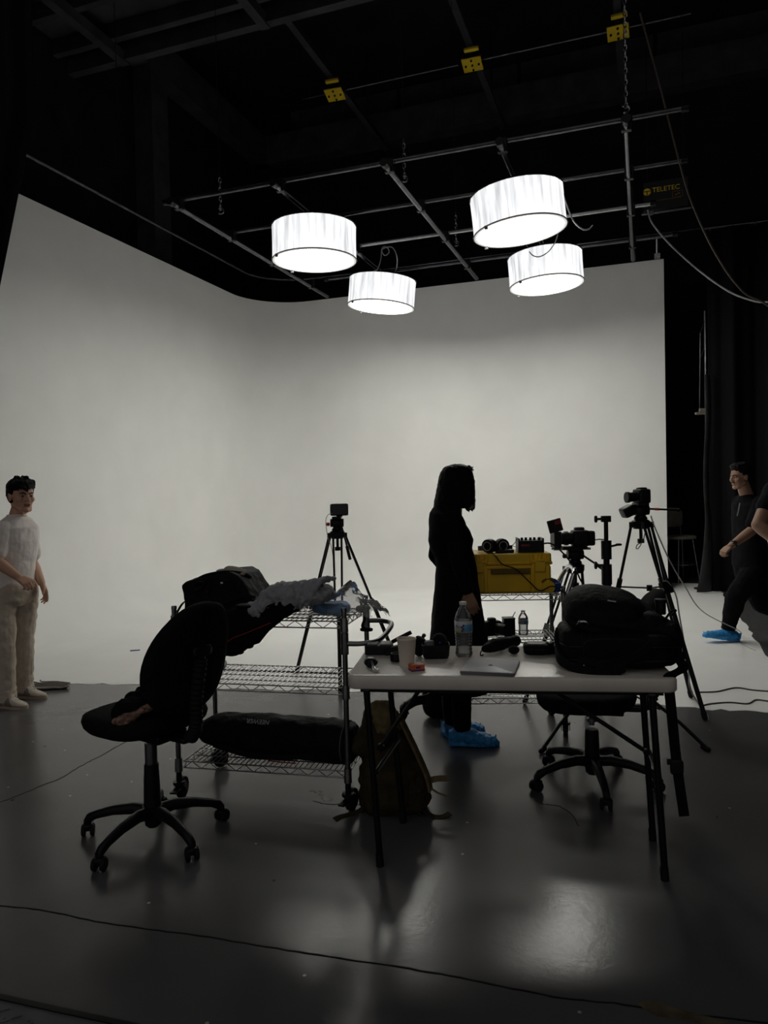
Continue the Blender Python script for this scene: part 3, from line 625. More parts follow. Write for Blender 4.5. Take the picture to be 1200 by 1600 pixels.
# ------------------------------------------------------------------ white folding table
TZ = 0.76
_fl, _fr = gp(541, 1056, TZ), gp(1062, 1061, TZ)
TA = math.atan2(_fr[1] - _fl[1], _fr[0] - _fl[0]); TW = math.hypot(_fr[0] - _fl[0], _fr[1] - _fl[1]); TD = 0.60
tb = thing('folding_table', 'white plastic folding table with dark metal legs holding the laptop and camera backpack', 'table', (_fl[0] + _fr[0]) / 2 - math.sin(TA) * TD / 2, (_fl[1] + _fr[1]) / 2 + math.cos(TA) * TD / 2, 0, TA)
def rrect(w, d, r, n=6):
    out = []
    for cx, cy, a0 in ((w / 2 - r, d / 2 - r, 0), (-w / 2 + r, d / 2 - r, 90), (-w / 2 + r, -d / 2 + r, 180), (w / 2 - r, -d / 2 + r, 270)):
        for k in range(n + 1): t = math.radians(a0 + 90 * k / n); out.append((cx + r * math.cos(t), cy + r * math.sin(t)))
    return out
tt = M(); rr0 = []
for z, s in ((TZ - 0.056, 0.006), (TZ - 0.05, 0.0), (TZ - 0.012, 0.0), (TZ - 0.004, 0.003), (TZ, 0.010)):
    rr0.append([(x, y, z) for x, y in rrect(TW - 2 * s, TD - 2 * s, 0.045 - s)])
tt.rings(rr0); tt.build('tabletop', MT['table_plastic'], tb, angle=50)
M().box((0, 0, TZ - 0.066), (TW - 0.12, 0.03, 0.02)).box((0, TD / 2 - 0.05, TZ - 0.066), (TW - 0.1, 0.02, 0.02)).box((0, -TD / 2 + 0.05, TZ - 0.066), (TW - 0.1, 0.02, 0.02)).build('under_frame', MT['black_metal'], tb)
for (top, bot) in (((571, 1080), (594, 1353)), ((607, 1080), (630, 1285)), ((1003, 1084), (1020, 1313)), ((1021, 1084), (1039, 1375))):
    b = loc(tb, (*gp(*bot), 0)); tp_ = pt(*top, gp(*bot)[1]); q = loc(tb, tp_); q.z = TZ - 0.055
    q.y = b.y + (0.0 if abs(b.y) < 0.2 else -0.02 * (1 if b.y > 0 else -1))
    lg_ = M().cyl(q, b + Vector((0, 0, 0.03)), 0.0135, n=12).build('leg', MT['black_metal'], tb)
    M().cyl(b + (q - b).normalized() * 0.05, b, 0.016, n=12).build('rubber_foot', MT['rubber'], lg_)
def br_(p0, p1, r=0.009): M().cyl(p0, p1, r, n=8).cyl(p1, Vector(p1) + Vector((0, -0.02, 0)), 0.014, n=8).build('brace', MT['black_metal'], tb)
LB = [loc(tb, (*gp(*q), 0)) for q in ((594, 1353), (630, 1285), (1020, 1313), (1039, 1375))]
M().cyl(LB[0] + Vector((-0.008, 0.0, 0.38)), LB[1] + Vector((-0.012, 0, 0.38)), 0.01, n=8).build('cross_bar', MT['black_metal'], tb)
M().cyl(LB[3] + Vector((-0.01, 0.0, 0.38)), LB[2] + Vector((-0.01, 0, 0.38)), 0.01, n=8).build('cross_bar', MT['black_metal'], tb)
ym = (LB[0].y + LB[1].y) / 2
br_((-0.34, ym, TZ - 0.06), (LB[0].x - 0.012, ym, 0.42)); br_((0.14, ym, TZ - 0.06), (LB[3].x - 0.02, ym, 0.42))
def tg(px, py, z=TZ): return gp(px, py, z)
# ---- things on the table
def tthing(name, label, cat, px, py, rz=0, z=TZ, group=None):
    l, d = gp(px, py, z); return thing(name, label, cat, l, d, z, math.radians(rz), group)
t = tthing('battery_charger', 'black two-bay battery charger at the table\'s left back corner', 'charger', 593, 1020, -6)
M().box((0, 0, 0.021), (0.125, 0.11, 0.042), 0.94).build('body', MT['black_plastic'], t, bevel=0.006)
for x in (-0.03, 0.03): M().box((x, 0.005, 0.044), (0.048, 0.085, 0.006)).build('bay', MT['grey_plastic'], t, bevel=0.002)
t = tthing('battery_pack', 'black battery wedge leaning against the charger, behind the paper cup', 'battery', 617, 1022, -25)
M().at(tf((0, 0, 0.022), rx=0, ry=-18)).box((0, 0, 0), (0.07, 0.09, 0.03)).build('body', MT['black_plastic'], t, bevel=0.005)
M().at(tf((0.0, 0.02, 0.062), ry=-28)).box((0.03, 0, 0), (0.10, 0.03, 0.018)).build('clip_arm', MT['black_plastic'], t, bevel=0.003)
t = tthing('lens_hood', 'small black round hood standing just left of the paper cup', 'camera part', 619, 1033, 10)
M().lathe([(0.022, 0), (0.026, 0.004), (0.026, 0.03), (0.022, 0.036), (0.02, 0.036), (0.02, 0.006), (0, 0.006)]).build('ring', MT['black_plastic'], t)
t = tthing('wireless_headset', 'black headset pad leaning between the paper cup and the black tray', 'headset', 655, 1024, 30)
M().at(tf((0, 0, 0.043), rx=12, ry=14)).rbox((0, 0, 0), (0.035, 0.075, 0.085), 0.55).build('pad', MT['black_nylon'], t)
M().tube(smoothpts([(0, -0.02, 0.05), (0.025, 0.0, 0.086), (0.05, 0.03, 0.08)], 6), 0.008).build('band', MT['black_plastic'], t)
t = tthing('paper_cup', 'cream paper cup standing on the left part of the white table', 'cup', 636, 1040)
M().lathe([(0, 0.004), (0.0295, 0.004), (0.0295, 0), (0.0305, 0), (0.0405, 0.113), (0.0425, 0.1145), (0.0425, 0.118), (0.0395, 0.118), (0.0295, 0.006), (0, 0.006)], 32).build('cup', MT['paper_cup'], t, angle=50)
t = tthing('gum_box', 'small orange and purple card box in front of the paper cup', 'box', 651, 1047, 18)
M().box((0, 0, 0.013), (0.058, 0.042, 0.026)).build('box', MT['orange_card'], t, bevel=0.001)
M().box((0, 0, 0.003), (0.0585, 0.0425, 0.006)).box((0.0, -0.0214, 0.015), (0.02, 0.0005, 0.008)).build('lower_band', MT['purple_card'], t)
M().box((0.004, 0.004, 0.0265), (0.028, 0.02, 0.001)).build('lid_label', MT['cream_card'], t)
t = tthing('mount_clamp', 'small black clamp with a shiny metal shank near the table\'s left end', 'clamp', 581, 1045, 0)
M().rbox((-0.004, 0.03, 0.02), (0.045, 0.05, 0.04), 0.7).torus((-0.004, 0.03, 0.022), 0.022, 0.008, 20, 8, T=tf(rx=20)).build('head', MT['black_plastic'], t)
M().tube([(0, 0.01, 0.028), (0.006, -0.02, 0.016), (0.016, -0.055, 0.008)], [0.006, 0.006, 0.009], 10).box((0.018, -0.06, 0.008), (0.022, 0.018, 0.012), rz=-20).build('shank', MT['chrome'], t)
M().box((-0.004, 0.024, 0.041), (0.022, 0.022, 0.003)).build('plate', MT['aluminium'], t)
t = tthing('storage_tray', 'black open tray holding a foam ball and a grey sleeve', 'tray', 681, 1027, 0)
M().rings([[(x, y, z) for x, y in rrect(w, d, 0.018)] for w, d, z in ((0.104, 0.072, 0), (0.116, 0.084, 0.012), (0.124, 0.092, 0.062), (0.118, 0.086, 0.062), (0.110, 0.078, 0.014), (0.10, 0.07, 0.006))]).build('tray', MT['black_plastic'], t, angle=60)
b0 = thing('foam_ball', 'round dark foam ball in the black tray', 'foam ball', *on(t, 0.018, 0.012, 0.058))
M().ell((0, 0, 0.014), (0.034, 0.034, 0.034), 24, 16).build('ball', MT['black_fabric'], b0)
M().box((0, -0.0335, 0.012), (0.006, 0.003, 0.010)).build('mark', MT['blue_plastic'], b0)
b0 = thing('fabric_sleeve', 'rumpled dark grey sleeve in the black tray, left of the foam ball', 'sleeve', *on(t, -0.028, -0.012, 0.05))
M().rbox((0, 0, 0.01), (0.05, 0.045, 0.04), 0.7).build('sleeve', MT['grey_plastic'], b0, voxel=0.004, lump=0.012, lscale=0.03)
def bottle(label, lat, d, z, H, R, group='water bottles', water=0.04, detail=True):
    t = thing('water_bottle', label, 'bottle', lat, d, z, 0, group)
    pr = [(0.0, 0.006), (R * .6, 0.002), (R * .86, 0.0), (R, 0.010)]
    for k in range(26):
        zz = 0.02 + k * (H * .40 - 0.02) / 25; pr.append((R * (0.97 + 0.028 * math.cos(k * 1.45)) * (1 - 0.05 * math.sin(PI * k / 25)), zz))
    pr += [(R, H * .42), (R, H * .66), (R * .97, H * .70), (R * .80, H * .79), (R * .55, H * .87), (R * .38, H * .92), (R * .36, H * .94), (R * .36, H * .955)]
    M().lathe(pr, 32).build('bottle', MT['clear_bottle'], t, angle=70)
    M().lathe([(0, H * .945), (R * .42, H * .945), (R * .43, H * .95), (R * .43, H * .995), (R * .39, H), (0, H)], 28).build('cap', MT['white_plastic'], t)
    lb = M()
    def band(m, a0, a1, z0, z1, dr, nm):
        M().sheet(lambda u, v: ((R + dr) * math.cos(a0 + (a1 - a0) * u), (R + dr) * math.sin(a0 + (a1 - a0) * u), z0 + (z1 - z0) * v), 40, 2).build(nm, m, t, solid=0.0002)
    d2 = math.radians
    band(MT['label_white'], 0, 2 * PI - 0.001, H * .455, H * .66, 0.0006, 'label')
    band(MT['label_blue'], d2(-92), d2(60), H * .465, H * .60, 0.0012, 'label_blue_field')
    if detail:
        band(MT['label_green'], d2(-160), d2(-104), H * .465, H * .50, 0.0012, 'label_green_field')
        sw = [(d2(-100 + 9 * math.sin(k * 1.1)), H * (.60 - .0105 * k)) for k in range(13)]
        M().ribbon([((R + .002) * math.cos(a), (R + .002) * math.sin(a), zz) for a, zz in sw], 0.006, 0.0006, (1, 0, 0)).build('label_swirl', MT['label_navy'], t)
        a = d2(-125); text('Pure', 0.017, MT['label_purple'], 'label_lettering', t, tf(((R + .0016) * math.cos(a), (R + .0016) * math.sin(a), H * .565), 90, 0, math.degrees(a) + 90), 0.0002)
    if water: M().lathe([(0, 0.008), (R * .8, 0.005), (R * .93, 0.014), (R * .91, water), (0, water)], 28).build('water', MT['clear_film'], t)
    return t
l, d = tg(725, 1025); bottle('larger clear water bottle with blue and white label, standing behind the laptop', l, d, TZ, 0.245, 0.039)
# laptop
P4 = [Vector((*gp(x, y, TZ + .016), 0)) for x, y in ((712, 1050), (798, 1054), (818, 1029), (738, 1027))]
fl4, fr4 = P4[0], P4[1]; ang = math.atan2((fr4 - fl4).y, (fr4 - fl4).x); lw = (fr4 - fl4).length; ldp = ((P4[2] - P4[1]).length + (P4[3] - P4[0]).length) / 2
cc = (P4[0] + P4[1] + P4[2] + P4[3]) / 4
t = thing('laptop', 'closed silver-grey laptop near the middle front of the white table', 'laptop', cc.x, cc.y, TZ, ang)
t.rotation_euler = (0, 0, PSI + ang)
lq = [loc(t, (p.x, p.y, 0)) for p in P4]; shr = [(q.x, q.y) for q in lq]
LWd, LDp = lw, min(ldp, 0.235)
M().rings([[(x, y, z) for x, y in rrect(LWd - s, LDp - s, 0.012)] for z, s in ((0.0015, .012), (0.003, 0.002), (0.0095, 0))]).build('base', MT['aluminium'], t, angle=50)
M().rings([[(x, y, z) for x, y in rrect(LWd - s, LDp - s, 0.012)] for z, s in ((0.0102, 0), (0.0145, 0), (0.0160, 0.004))]).build('lid', MT['aluminium'], t, angle=50)
M().box((0, 0, 0.0099), (LWd - 0.01, LDp - 0.008, 0.0012)).build('gap', MT['black_metal'], t)
ap = [(0.010 * math.cos(a) * (1 - 0.22 * max(0, math.sin(a)) ** 6 - 0.14 * max(0, -math.sin(a)) ** 8), 0.011 * math.sin(a) * (1 - 0.20 * abs(math.sin(a)) ** 10)) for a in [2 * PI * k / 40 for k in range(40)]]
ap = [(x - (0.0045 if x > 0.006 and 0 < y < 0.007 else 0), y) for x, y in ap]
M().prism(ap, 0.0160, 0.0163).prism([(0.0, 0.0115), (0.003, 0.013), (0.0045, 0.017), (0.001, 0.0155)], 0.0160, 0.0163).build('logo', MT['screen'], t)
for x in (-1, 1):
    for y in (-1, 1): M().cyl((x * LWd * .42, y * LDp * .4, 0), (x * LWd * .42, y * LDp * .4, 0.002), 0.006).build('foot', MT['rubber'], t)
# pouch, foam, case, caps
a0, a1 = Vector((*tg(753, 1023), 0.03)), Vector((*tg(806, 1011), 0.036))
t = thing('nylon_pouch', 'slim black pouch lying behind the laptop', 'pouch', a0.x, a0.y, TZ, math.atan2(a1.y - a0.y, a1.x - a0.x)); LL = (a1 - a0).length
M().cap((0.02, 0, 0.022), (0.09, 0, 0.032), 0.018, 0.032).cap((0.09, 0, 0.032), (LL, 0, 0.030), 0.032, 0.026).build('pouch', MT['black_nylon'], t, voxel=0.005, lump=0.010, lscale=0.04)
M().tube(smoothpts([(0.0, 0, 0.02), (-0.02, -0.01, 0.012), (-0.028, -0.02, 0.004), (-0.008, -0.016, 0.004)], 5), 0.003).build('cord', MT['black_nylon'], t)
t = tthing('foam_windshield', 'small round black foam tip in front of the black pouch', 'foam tip', 803, 1022)
M().ell((0, 0, 0.019), (0.026, 0.022, 0.019)).build('foam', MT['black_fabric'], t)
t = tthing('zip_case', 'small black zipped case with a grey top, left of the camera backpack', 'case', 838, 1021, -8)
M().rbox((0, 0, 0.024), (0.115, 0.095, 0.048), 0.4).build('shell', MT['black_nylon'], t, angle=60)
M().rbox((0, 0, 0.0485), (0.082, 0.068, 0.004), 0.4).build('top_panel', MT['grey_plastic'], t)
M().tube([(0.0585 * math.copysign(abs(math.cos(a)) ** .4, math.cos(a)), 0.0485 * math.copysign(abs(math.sin(a)) ** .4, math.sin(a)), 0.026) for a in [2 * PI * (k + .5) / 36 for k in range(36)]], 0.0018, 6, loop=True).build('zipper', MT['black_metal'], t)
t = tthing('camera_lens', 'small black lens lying beside the camera backpack', 'lens', 862, 1021, 20)
M().cyl((-0.02, 0, 0.026), (0.03, 0, 0.026), 0.026, n=24).cyl((0.0, 0, 0.026), (0.018, 0, 0.026), 0.0285, n=24).build('barrel', MT['black_plastic'], t)
M().cyl((-0.024, 0, 0.026), (-0.019, 0, 0.026), 0.021, n=20).build('front_glass', MT['glass_lens'], t)
# ------------------------------------------------------------------ camera backpack on the table
l, d = tg(962, 1034); bp_ = thing('camera_backpack', 'large black camera backpack lying on the right end of the white table', 'backpack', l, d, TZ, TA)
bm0 = M()
bm0.rbox((0.0, 0.02, 0.075), (0.47, 0.40, 0.15), 0.42).rbox((0.02, 0.06, 0.15), (0.40, 0.30, 0.12), 0.5).rbox((-0.2, -0.02, 0.09), (0.09, 0.26, 0.16), 0.6).rbox((0.2, 0.02, 0.10), (0.11, 0.26, 0.17), 0.6)
bm0.build('main_body', MT['black_nylon'], bp_, voxel=0.008, lump=0.018, lscale=0.09)
li = M(); T0 = tf((-0.015, 0.04, 0.222), rx=20, ry=8)
li.at(T0).rbox((-0.02, 0, 0.0), (0.33, 0.29, 0.14), 0.8, 28, 18).rbox((0, 0, -0.012), (0.385, 0.31, 0.075), 0.7, 28, 18).rbox((0, -0.005, -0.035), (0.40, 0.325, 0.028), 0.6, 28, 12); li.at()
li.build('front_pocket', MT['black_nylon'], bp_, voxel=0.007, lump=0.010, lscale=0.12)
M().at(T0).tube([(0.183 * math.copysign(abs(math.cos(a)) ** .72, math.cos(a)), 0.148 * math.copysign(abs(math.sin(a)) ** .72, math.sin(a)), -0.012) for a in [2 * PI * (k + .5) / 60 for k in range(60)]], 0.005, 8, loop=True).build('pocket_zipper', MT['black_metal'], bp_)
M().at(T0).tube([(0.178 * math.copysign(abs(math.cos(a)) ** .72, math.cos(a)), 0.143 * math.copysign(abs(math.sin(a)) ** .72, math.sin(a)), -0.035) for a in [2 * PI * (k + .5) / 60 for k in range(60)]], 0.005, 8, loop=True).build('pocket_piping', MT['black_fabric'], bp_)
M().at(T0).box((-0.01, -0.06, 0.066), (0.034, 0.010, 0.003)).build('logo_tab', MT['grey_text'], bp_)
for q in (0.045, 0.10):
    M().tube([(0.243 * math.copysign(abs(math.cos(a)) ** .42, math.cos(a)), 0.02 + 0.208 * math.copysign(abs(math.sin(a)) ** .42, math.sin(a)), q) for a in [2 * PI * (k + .5) / 60 for k in range(60)]], 0.004, 6, loop=True).build('body_piping', MT['black_metal'], bp_)
M().rbox((-0.03, -0.185, 0.085), (0.26, 0.03, 0.10), 0.5).build('lower_pocket', MT['black_fabric'], bp_)
M().ribbon(smoothpts([(-0.24, -0.02, 0.14), (-0.255, -0.08, 0.08), (-0.235, -0.15, 0.03), (-0.14, -0.22, 0.012), (-0.02, -0.225, 0.012)], 6), 0.035, 0.008, (0, 0.3, 1)).build('shoulder_strap', MT['black_fabric'], bp_)
M().ribbon(smoothpts([(0.10, -0.19, 0.11), (0.03, -0.222, 0.07), (-0.08, -0.228, 0.045), (-0.18, -0.19, 0.05)], 6), 0.03, 0.006, (0, 0.2, 1)).build('shoulder_strap', MT['black_fabric'], bp_)
M().rbox((-0.055, -0.2235, 0.03), (0.11, 0.03, 0.05), 0.4).build('strap_pad', MT['black_fabric'], bp_)
M().tube(smoothpts([(-0.17, -0.1, 0.165), (-0.165, -0.125, 0.19), (-0.14, -0.135, 0.195), (-0.12, -0.12, 0.17)], 5), 0.007).build('buckle', MT['chrome'], bp_, label='shiny metal buckle')
M().tube(smoothpts([(-0.19, -0.17, 0.03), (-0.165, -0.19, 0.035), (-0.15, -0.2, 0.02), (-0.145, -0.21, 0.01)], 5), 0.004).build('strap_ring', MT['chrome'], bp_)
M().lathe([(0, 0), (0.022, 0), (0.022, 0.05), (0.025, 0.052), (0.025, 0.065), (0, 0.068)], 20, (0.205, 0.08, 0.19)).build('side_pocket', MT['black_plastic'], bp_)
M().tube(smoothpts([(0.20, -0.02, 0.185), (0.23, -0.0, 0.215), (0.26, 0.05, 0.21), (0.255, 0.1, 0.18)], 6), 0.005).build('grab_handle', MT['black_nylon'], bp_)
M().tube(smoothpts([(0.24, -0.05, 0.13), (0.258, -0.06, 0.10), (0.256, -0.09, 0.05), (0.24, -0.12, 0.03)], 6), 0.006).build('side_loop', MT['black_nylon'], bp_)
s0 = loc(bp_, pt(1042, 1062, 2.86)); s1 = loc(bp_, pt(1047, 1090, 2.84)); s2 = loc(bp_, pt(1057, 1190, 2.85)); s3 = loc(bp_, pt(1069, 1275, 2.85))
M().ribbon(smoothpts([(0.22, -0.08, 0.05), (0.235, -0.15, 0.012), s0 + Vector((0, -.02, .012)), s1, s2, s3], 6), 0.038, 0.007, (1, 0, 0)).build('hanging_strap', MT['black_nylon'], bp_)
M().rbox(s2 + Vector((0, -.004, -.02)), (0.05, 0.018, 0.06), 0.4).box(s2 + Vector((-.028, -.004, 0)), (0.018, 0.012, 0.02)).build('strap_buckle', MT['black_plastic'], bp_)
# ------------------------------------------------------------------ office chairs
def office_chair(label, lat, d, yaw, seat_z, base_yaw, back_tilt=12, lift=0.0):
    """yaw: the way the sitter would face, degrees in the viewer's plan (0 = to the right, 90 = away)"""
    t = thing('office_chair', label, 'chair', lat, d, 0, math.radians(yaw - 90), 'black office chairs')      # local +y = facing direction
    by = math.radians(base_yaw - (yaw - 90))
    hub = M().cyl((0, 0, 0.06), (0, 0, 0.145), 0.034, 0.045, n=20).cyl((0, 0, 0.05), (0, 0, 0.07), 0.024, n=16).build('base_hub', MT['black_plastic'], t)
    for k in range(5):
        a = by + 2 * PI * k / 5; dx, dy = math.cos(a), math.sin(a); sx, sy = -dy, dx; rs = []
        for r_, z_, w_, h_ in ((0.02, 0.118, 0.05, 0.05), (0.09, 0.128, 0.044, 0.046), (0.18, 0.118, 0.038, 0.040), (0.26, 0.096, 0.033, 0.036), (0.305, 0.074, 0.030, 0.045), (0.318, 0.062, 0.028, 0.03)):
            rs.append([(dx * (r_ + (0 if c > -1 else 0)) + sx * w_ / 2 * b, dy * r_ + sy * w_ / 2 * b, z_ + h_ / 2 * c) for b, c in ((-1, -.6), (-.6, -1), (.6, -1), (1, -.6), (1, .5), (.5, 1), (-.5, 1), (-1, .5))])
        M().rings(rs).build('base_arm', MT['black_plastic'], t, angle=60)
        cx, cy = dx * 0.305, dy * 0.305; yw = math.degrees(a) + (35, -60, 110, 20, -20)[k]
        c = M().at(tf((cx, cy, 0), rz=yw)); c.cyl((0, 0, 0.05), (0, 0, 0.085), 0.007, n=10).box((0.0, 0, 0.04), (0.030, 0.014, 0.036)).rbox((0.004, 0, 0.045), (0.052, 0.05, 0.022), 0.7)
        co = c.build('caster', MT['black_plastic'], t)
        for s in (-1, 1):
            M().at(tf((cx, cy, 0), rz=yw)).cyl((0.008, s * 0.010, 0.0265), (0.008, s * 0.027, 0.0265), 0.0265, n=22).build('wheel', MT['rubber'], co, bevel=0.004)
    g = M().cyl((0, 0, 0.12), (0, 0, 0.27), 0.038, 0.034, n=20).cyl((0, 0, 0.27), (0, 0, 0.33 + lift * .5), 0.033, 0.031, n=20)
    g.build('gas_column_cover', MT['black_plastic'], t)
    M().cyl((0, 0, 0.3), (0, 0, seat_z - 0.07), 0.014, n=14).cyl((0, 0, 0.32), (0, 0, seat_z - 0.12), 0.027, n=16).build('gas_lift', MT['dark_chrome'], t)
    mc = M().box((0, -0.04, seat_z - 0.065), (0.16, 0.22, 0.04)).box((0, -0.18, seat_z - 0.062), (0.07, 0.16, 0.025))
    mc.build('tilt_mechanism', MT['black_metal'], t, bevel=0.008)
    M().tube([(0.06, 0, seat_z - 0.07), (0.17, 0.01, seat_z - 0.085), (0.23, 0.01, seat_z - 0.09)], 0.005).rbox((0.245, 0.01, seat_z - 0.09), (0.05, 0.02, 0.014), 0.6).build('lever', MT['black_plastic'], t)
    M().rings([[(0.215 * math.copysign(abs(math.cos(a)) ** .6, math.cos(a)) * s, 0.03 + 0.23 * math.copysign(abs(math.sin(a)) ** .6, math.sin(a)) * s, z + 0.02 * max(0, -math.sin(a) * s)) for a in [2 * PI * (k + .5) / 40 for k in range(40)]] for s, z in ((0.80, seat_z - 0.055), (0.96, seat_z - 0.048), (1.03, seat_z - 0.03), (1.06, seat_z - 0.005), (1.03, seat_z + 0.018), (0.90, seat_z + 0.03), (0.5, seat_z + 0.028))]).build('seat', MT['chair_fabric'], t, angle=80)
    # spine with its ribbed cover, then the oval back
    tl = math.radians(back_tilt)
    def bk(h): return Vector((0, -0.215 - math.sin(tl) * h, seat_z + h * math.cos(tl)))
    M().tube(smoothpts([(0, -0.16, seat_z - 0.062), (0, -0.26, seat_z - 0.055), (0, -0.292, seat_z + 0.0), bk(0.14) + Vector((0, -0.055, 0)), bk(0.34) + Vector((0, -0.05, 0))], 6), 0.018, 10).build('back_strut', MT['black_metal'], t)
    rb = M(); rp = smoothpts([(0, -0.26, seat_z - 0.055), (0, -0.294, seat_z + 0.0), bk(0.14) + Vector((0, -0.057, 0)), bk(0.30) + Vector((0, -0.052, 0))], 14)
    rb.tube(rp, [0.030 if k % 2 else 0.0245 for k in range(len(rp))], 12); rb.build('ribbed_cover', MT['rubber'], t)
    M().rbox(bk(0.335) + Vector((0, -0.05, 0)), (0.10, 0.03, 0.05), 0.6).build('strut_bracket', MT['black_plastic'], t)
    rs = []
    for k, (off, sc_) in enumerate(((0.045, 0.80), (0.04, 0.93), (0.02, 1.0), (-0.008, 1.0), (-0.026, 0.94), (-0.034, 0.80), (-0.036, 0.4))):
        ring = []
        for i in range(44):
            a = 2 * PI * i / 44; x = 0.215 * math.copysign(abs(math.cos(a)) ** .85, math.cos(a)) * sc_; h = 0.30 + 0.245 * math.sin(a) * sc_
            x *= 1 - 0.10 * (h - 0.30) / 0.245
            p = bk(h); ring.append((x, p.y + off + 0.35 * x * x * 1.6 + 0.03 * math.cos((h - .28) * 7) - .02, p.z))
        rs.append(ring)
    M().rings(rs).build('backrest', MT['chair_fabric'], t, angle=80)
    return t
def face(lat, d, yaw):  return lat, d, yaw
c1 = gp(240, 1308)
chairA = office_chair('black armless office chair with a jacket on its seat, in front of the wire cart', c1[0], c1[1], 146, 0.54, 29, 14)
c2 = gp(926, 1224)
chairB = office_chair('black office chair pushed under the far side of the white table', c2[0], c2[1], 168, 0.455, -22, 10, -0.1)
jk = thing('dark_jacket', 'crumpled black jacket with patterned lining on the left chair\'s seat', 'jacket', *on(chairA, 0.0, -0.06, 0)[:2], 0.566, 0)
jm_ = M().rbox((0.02, 0, 0.05), (0.30, 0.28, 0.10), 0.7).rbox((0.06, 0.02, 0.10), (0.20, 0.2, 0.13), 0.8).rbox((-0.06, -0.06, 0.04), (0.2, 0.16, 0.09), 0.8)
for q in ((-0.13, -0.11, 0.03, 0.05, -0.13, 0.10), (-0.08, -0.13, 0.02, 0.10, -0.13, 0.07), (-0.12, -0.03, 0.06, 0.06, -0.06, 0.17)): jm_.cap(q[:3], q[3:], 0.024, 0.02, 8)
jm_.build('jacket', MT['black_cloth'], jk, voxel=0.008, lump=0.05, lscale=0.07)
lm_ = M().chain(smoothpts([(-0.13, -0.155, 0.012), (-0.07, -0.165, 0.03), (-0.01, -0.16, 0.06), (0.06, -0.15, 0.085)], 4), [0.018, 0.02, 0.02, 0.02, 0.02, 0.018, 0.018, 0.018, 0.016, 0.016, 0.014, 0.012, 0.010], 8)
lm_.rbox((-0.09, -0.155, 0.004), (0.09, 0.05, 0.04), 0.8).build('lining', MT['pattern_cloth'], jk, voxel=0.005, lump=0.02, lscale=0.04, label='patterned brown lining')
# ------------------------------------------------------------------ bags and clothes on the cart
Lw, Dw = cartA['_w']
def onA(x, y, z): return on(cartA, x, y, z)
p = onA(-0.24, 0.04, 0.905); bg = thing('camera_bag', 'black camera bag standing open on the cart\'s top shelf, above the left chair', 'bag', p.x, p.y, p.z, cartA['_l'][3])
prof = [(-0.20, 0.0), (0.215, 0.0), (0.185, 0.07), (0.10, 0.21), (0.06, 0.228), (-0.06, 0.215), (-0.10, 0.195), (-0.195, 0.175), (-0.215, 0.15), (-0.20, 0.06)]
bb = M(); bb.rings([[(x * s, y, 0.004 + z * (0.94 if abs(y) > .12 else 1)) for x, z in prof] for y, s in ((-0.15, 0.93), (-0.13, 1), (0.13, 1), (0.15, 0.93))])
bb.build('bag_body', MT['black_nylon'], bg, voxel=0.008, lump=0.015, lscale=0.08)
M().at(tf((0.055, -0.075, 0.215), rx=30, ry=12)).rbox((0, 0, 0), (0.12, 0.06, 0.03), 0.8).build('lining', MT['bag_lining'], bg, label='pale lining showing at the open top')
M().at(tf((-0.03, -0.06, 0.216), rx=20, ry=-6)).rbox((0, 0, 0), (0.05, 0.03, 0.012), 0.8).build('lining', MT['grey_fleece'], bg)
M().tube(smoothpts([(-0.12, -0.12, 0.185), (-0.06, -0.145, 0.205), (0.03, -0.13, 0.218), (0.10, -0.08, 0.205), (0.12, -0.03, 0.18)], 7), 0.007).build('lid_edge', MT['black_nylon'], bg)
M().ribbon(smoothpts([(-0.05, -0.152, 0.17), (-0.06, -0.165, 0.10), (-0.02, -0.165, 0.06), (0.06, -0.165, 0.075), (0.14, -0.162, 0.10), (0.19, -0.14, 0.09)], 6), 0.014, 0.004, (0, .2, 1)).build('carry_strap', MT['black_fabric'], bg)
M().tube(smoothpts([(-0.13, -0.155, 0.15), (-0.10, -0.17, 0.17), (-0.07, -0.165, 0.165), (-0.09, -0.16, 0.14), (-0.12, -0.165, 0.13)], 5), 0.005).build('zip_pull', MT['black_metal'], bg)
M().ribbon(smoothpts([(-0.2, -0.05, 0.07), (-0.235, -0.08, 0.05), (-0.262, -0.1, 0.0), (-0.265, -0.12, -0.03)], 6), 0.022, 0.004, (0, 1, 0)).build('side_strap', MT['black_fabric'], bg)
M().box((0.02, -0.158, 0.165), (0.012, 0.004, 0.008)).build('tag', MT['white_plastic'], bg)
# black coat / garment bag hanging over the front edge
p = onA(0.02, -0.08, 0.905); gb = thing('garment_bag', 'black garment with thin red piping sagging over the cart\'s front edge', 'garment bag', p.x, p.y, p.z, cartA['_l'][3])
gm = M()
prof = [(-0.24, -0.03), (-0.22, 0.025), (-0.14, 0.055), (-0.02, 0.075), (0.10, 0.095), (0.20, 0.13), (0.235, 0.12), (0.20, 0.075), (0.13, 0.012), (0.06, -0.045), (0.0, -0.10), (-0.06, -0.145), (-0.12, -0.165), (-0.19, -0.165), (-0.235, -0.12)]
gm.rings([[(x * s, y, z * s2) for x, z in prof] for y, s, s2 in ((-0.205, 0.90, .9), (-0.185, 1.0, 1), (-0.155, 1.0, 1))], )
gm.rings([[(x, y, max(z, 0.003)) for x, z in prof] for y in (-0.165, 0.0, 0.06)])
gm.build('garment', MT['black_cloth'], gb, voxel=0.007, lump=0.022, lscale=0.07)
M().tube(smoothpts([(-0.15, -0.208, -0.10), (-0.11, -0.214, -0.075), (-0.05, -0.216, -0.052), (0.03, -0.214, -0.020), (0.08, -0.209, 0.0)], 7), 0.0022, 6).build('red_piping', MT['red_piping'], gb, label='thin dark red piping')
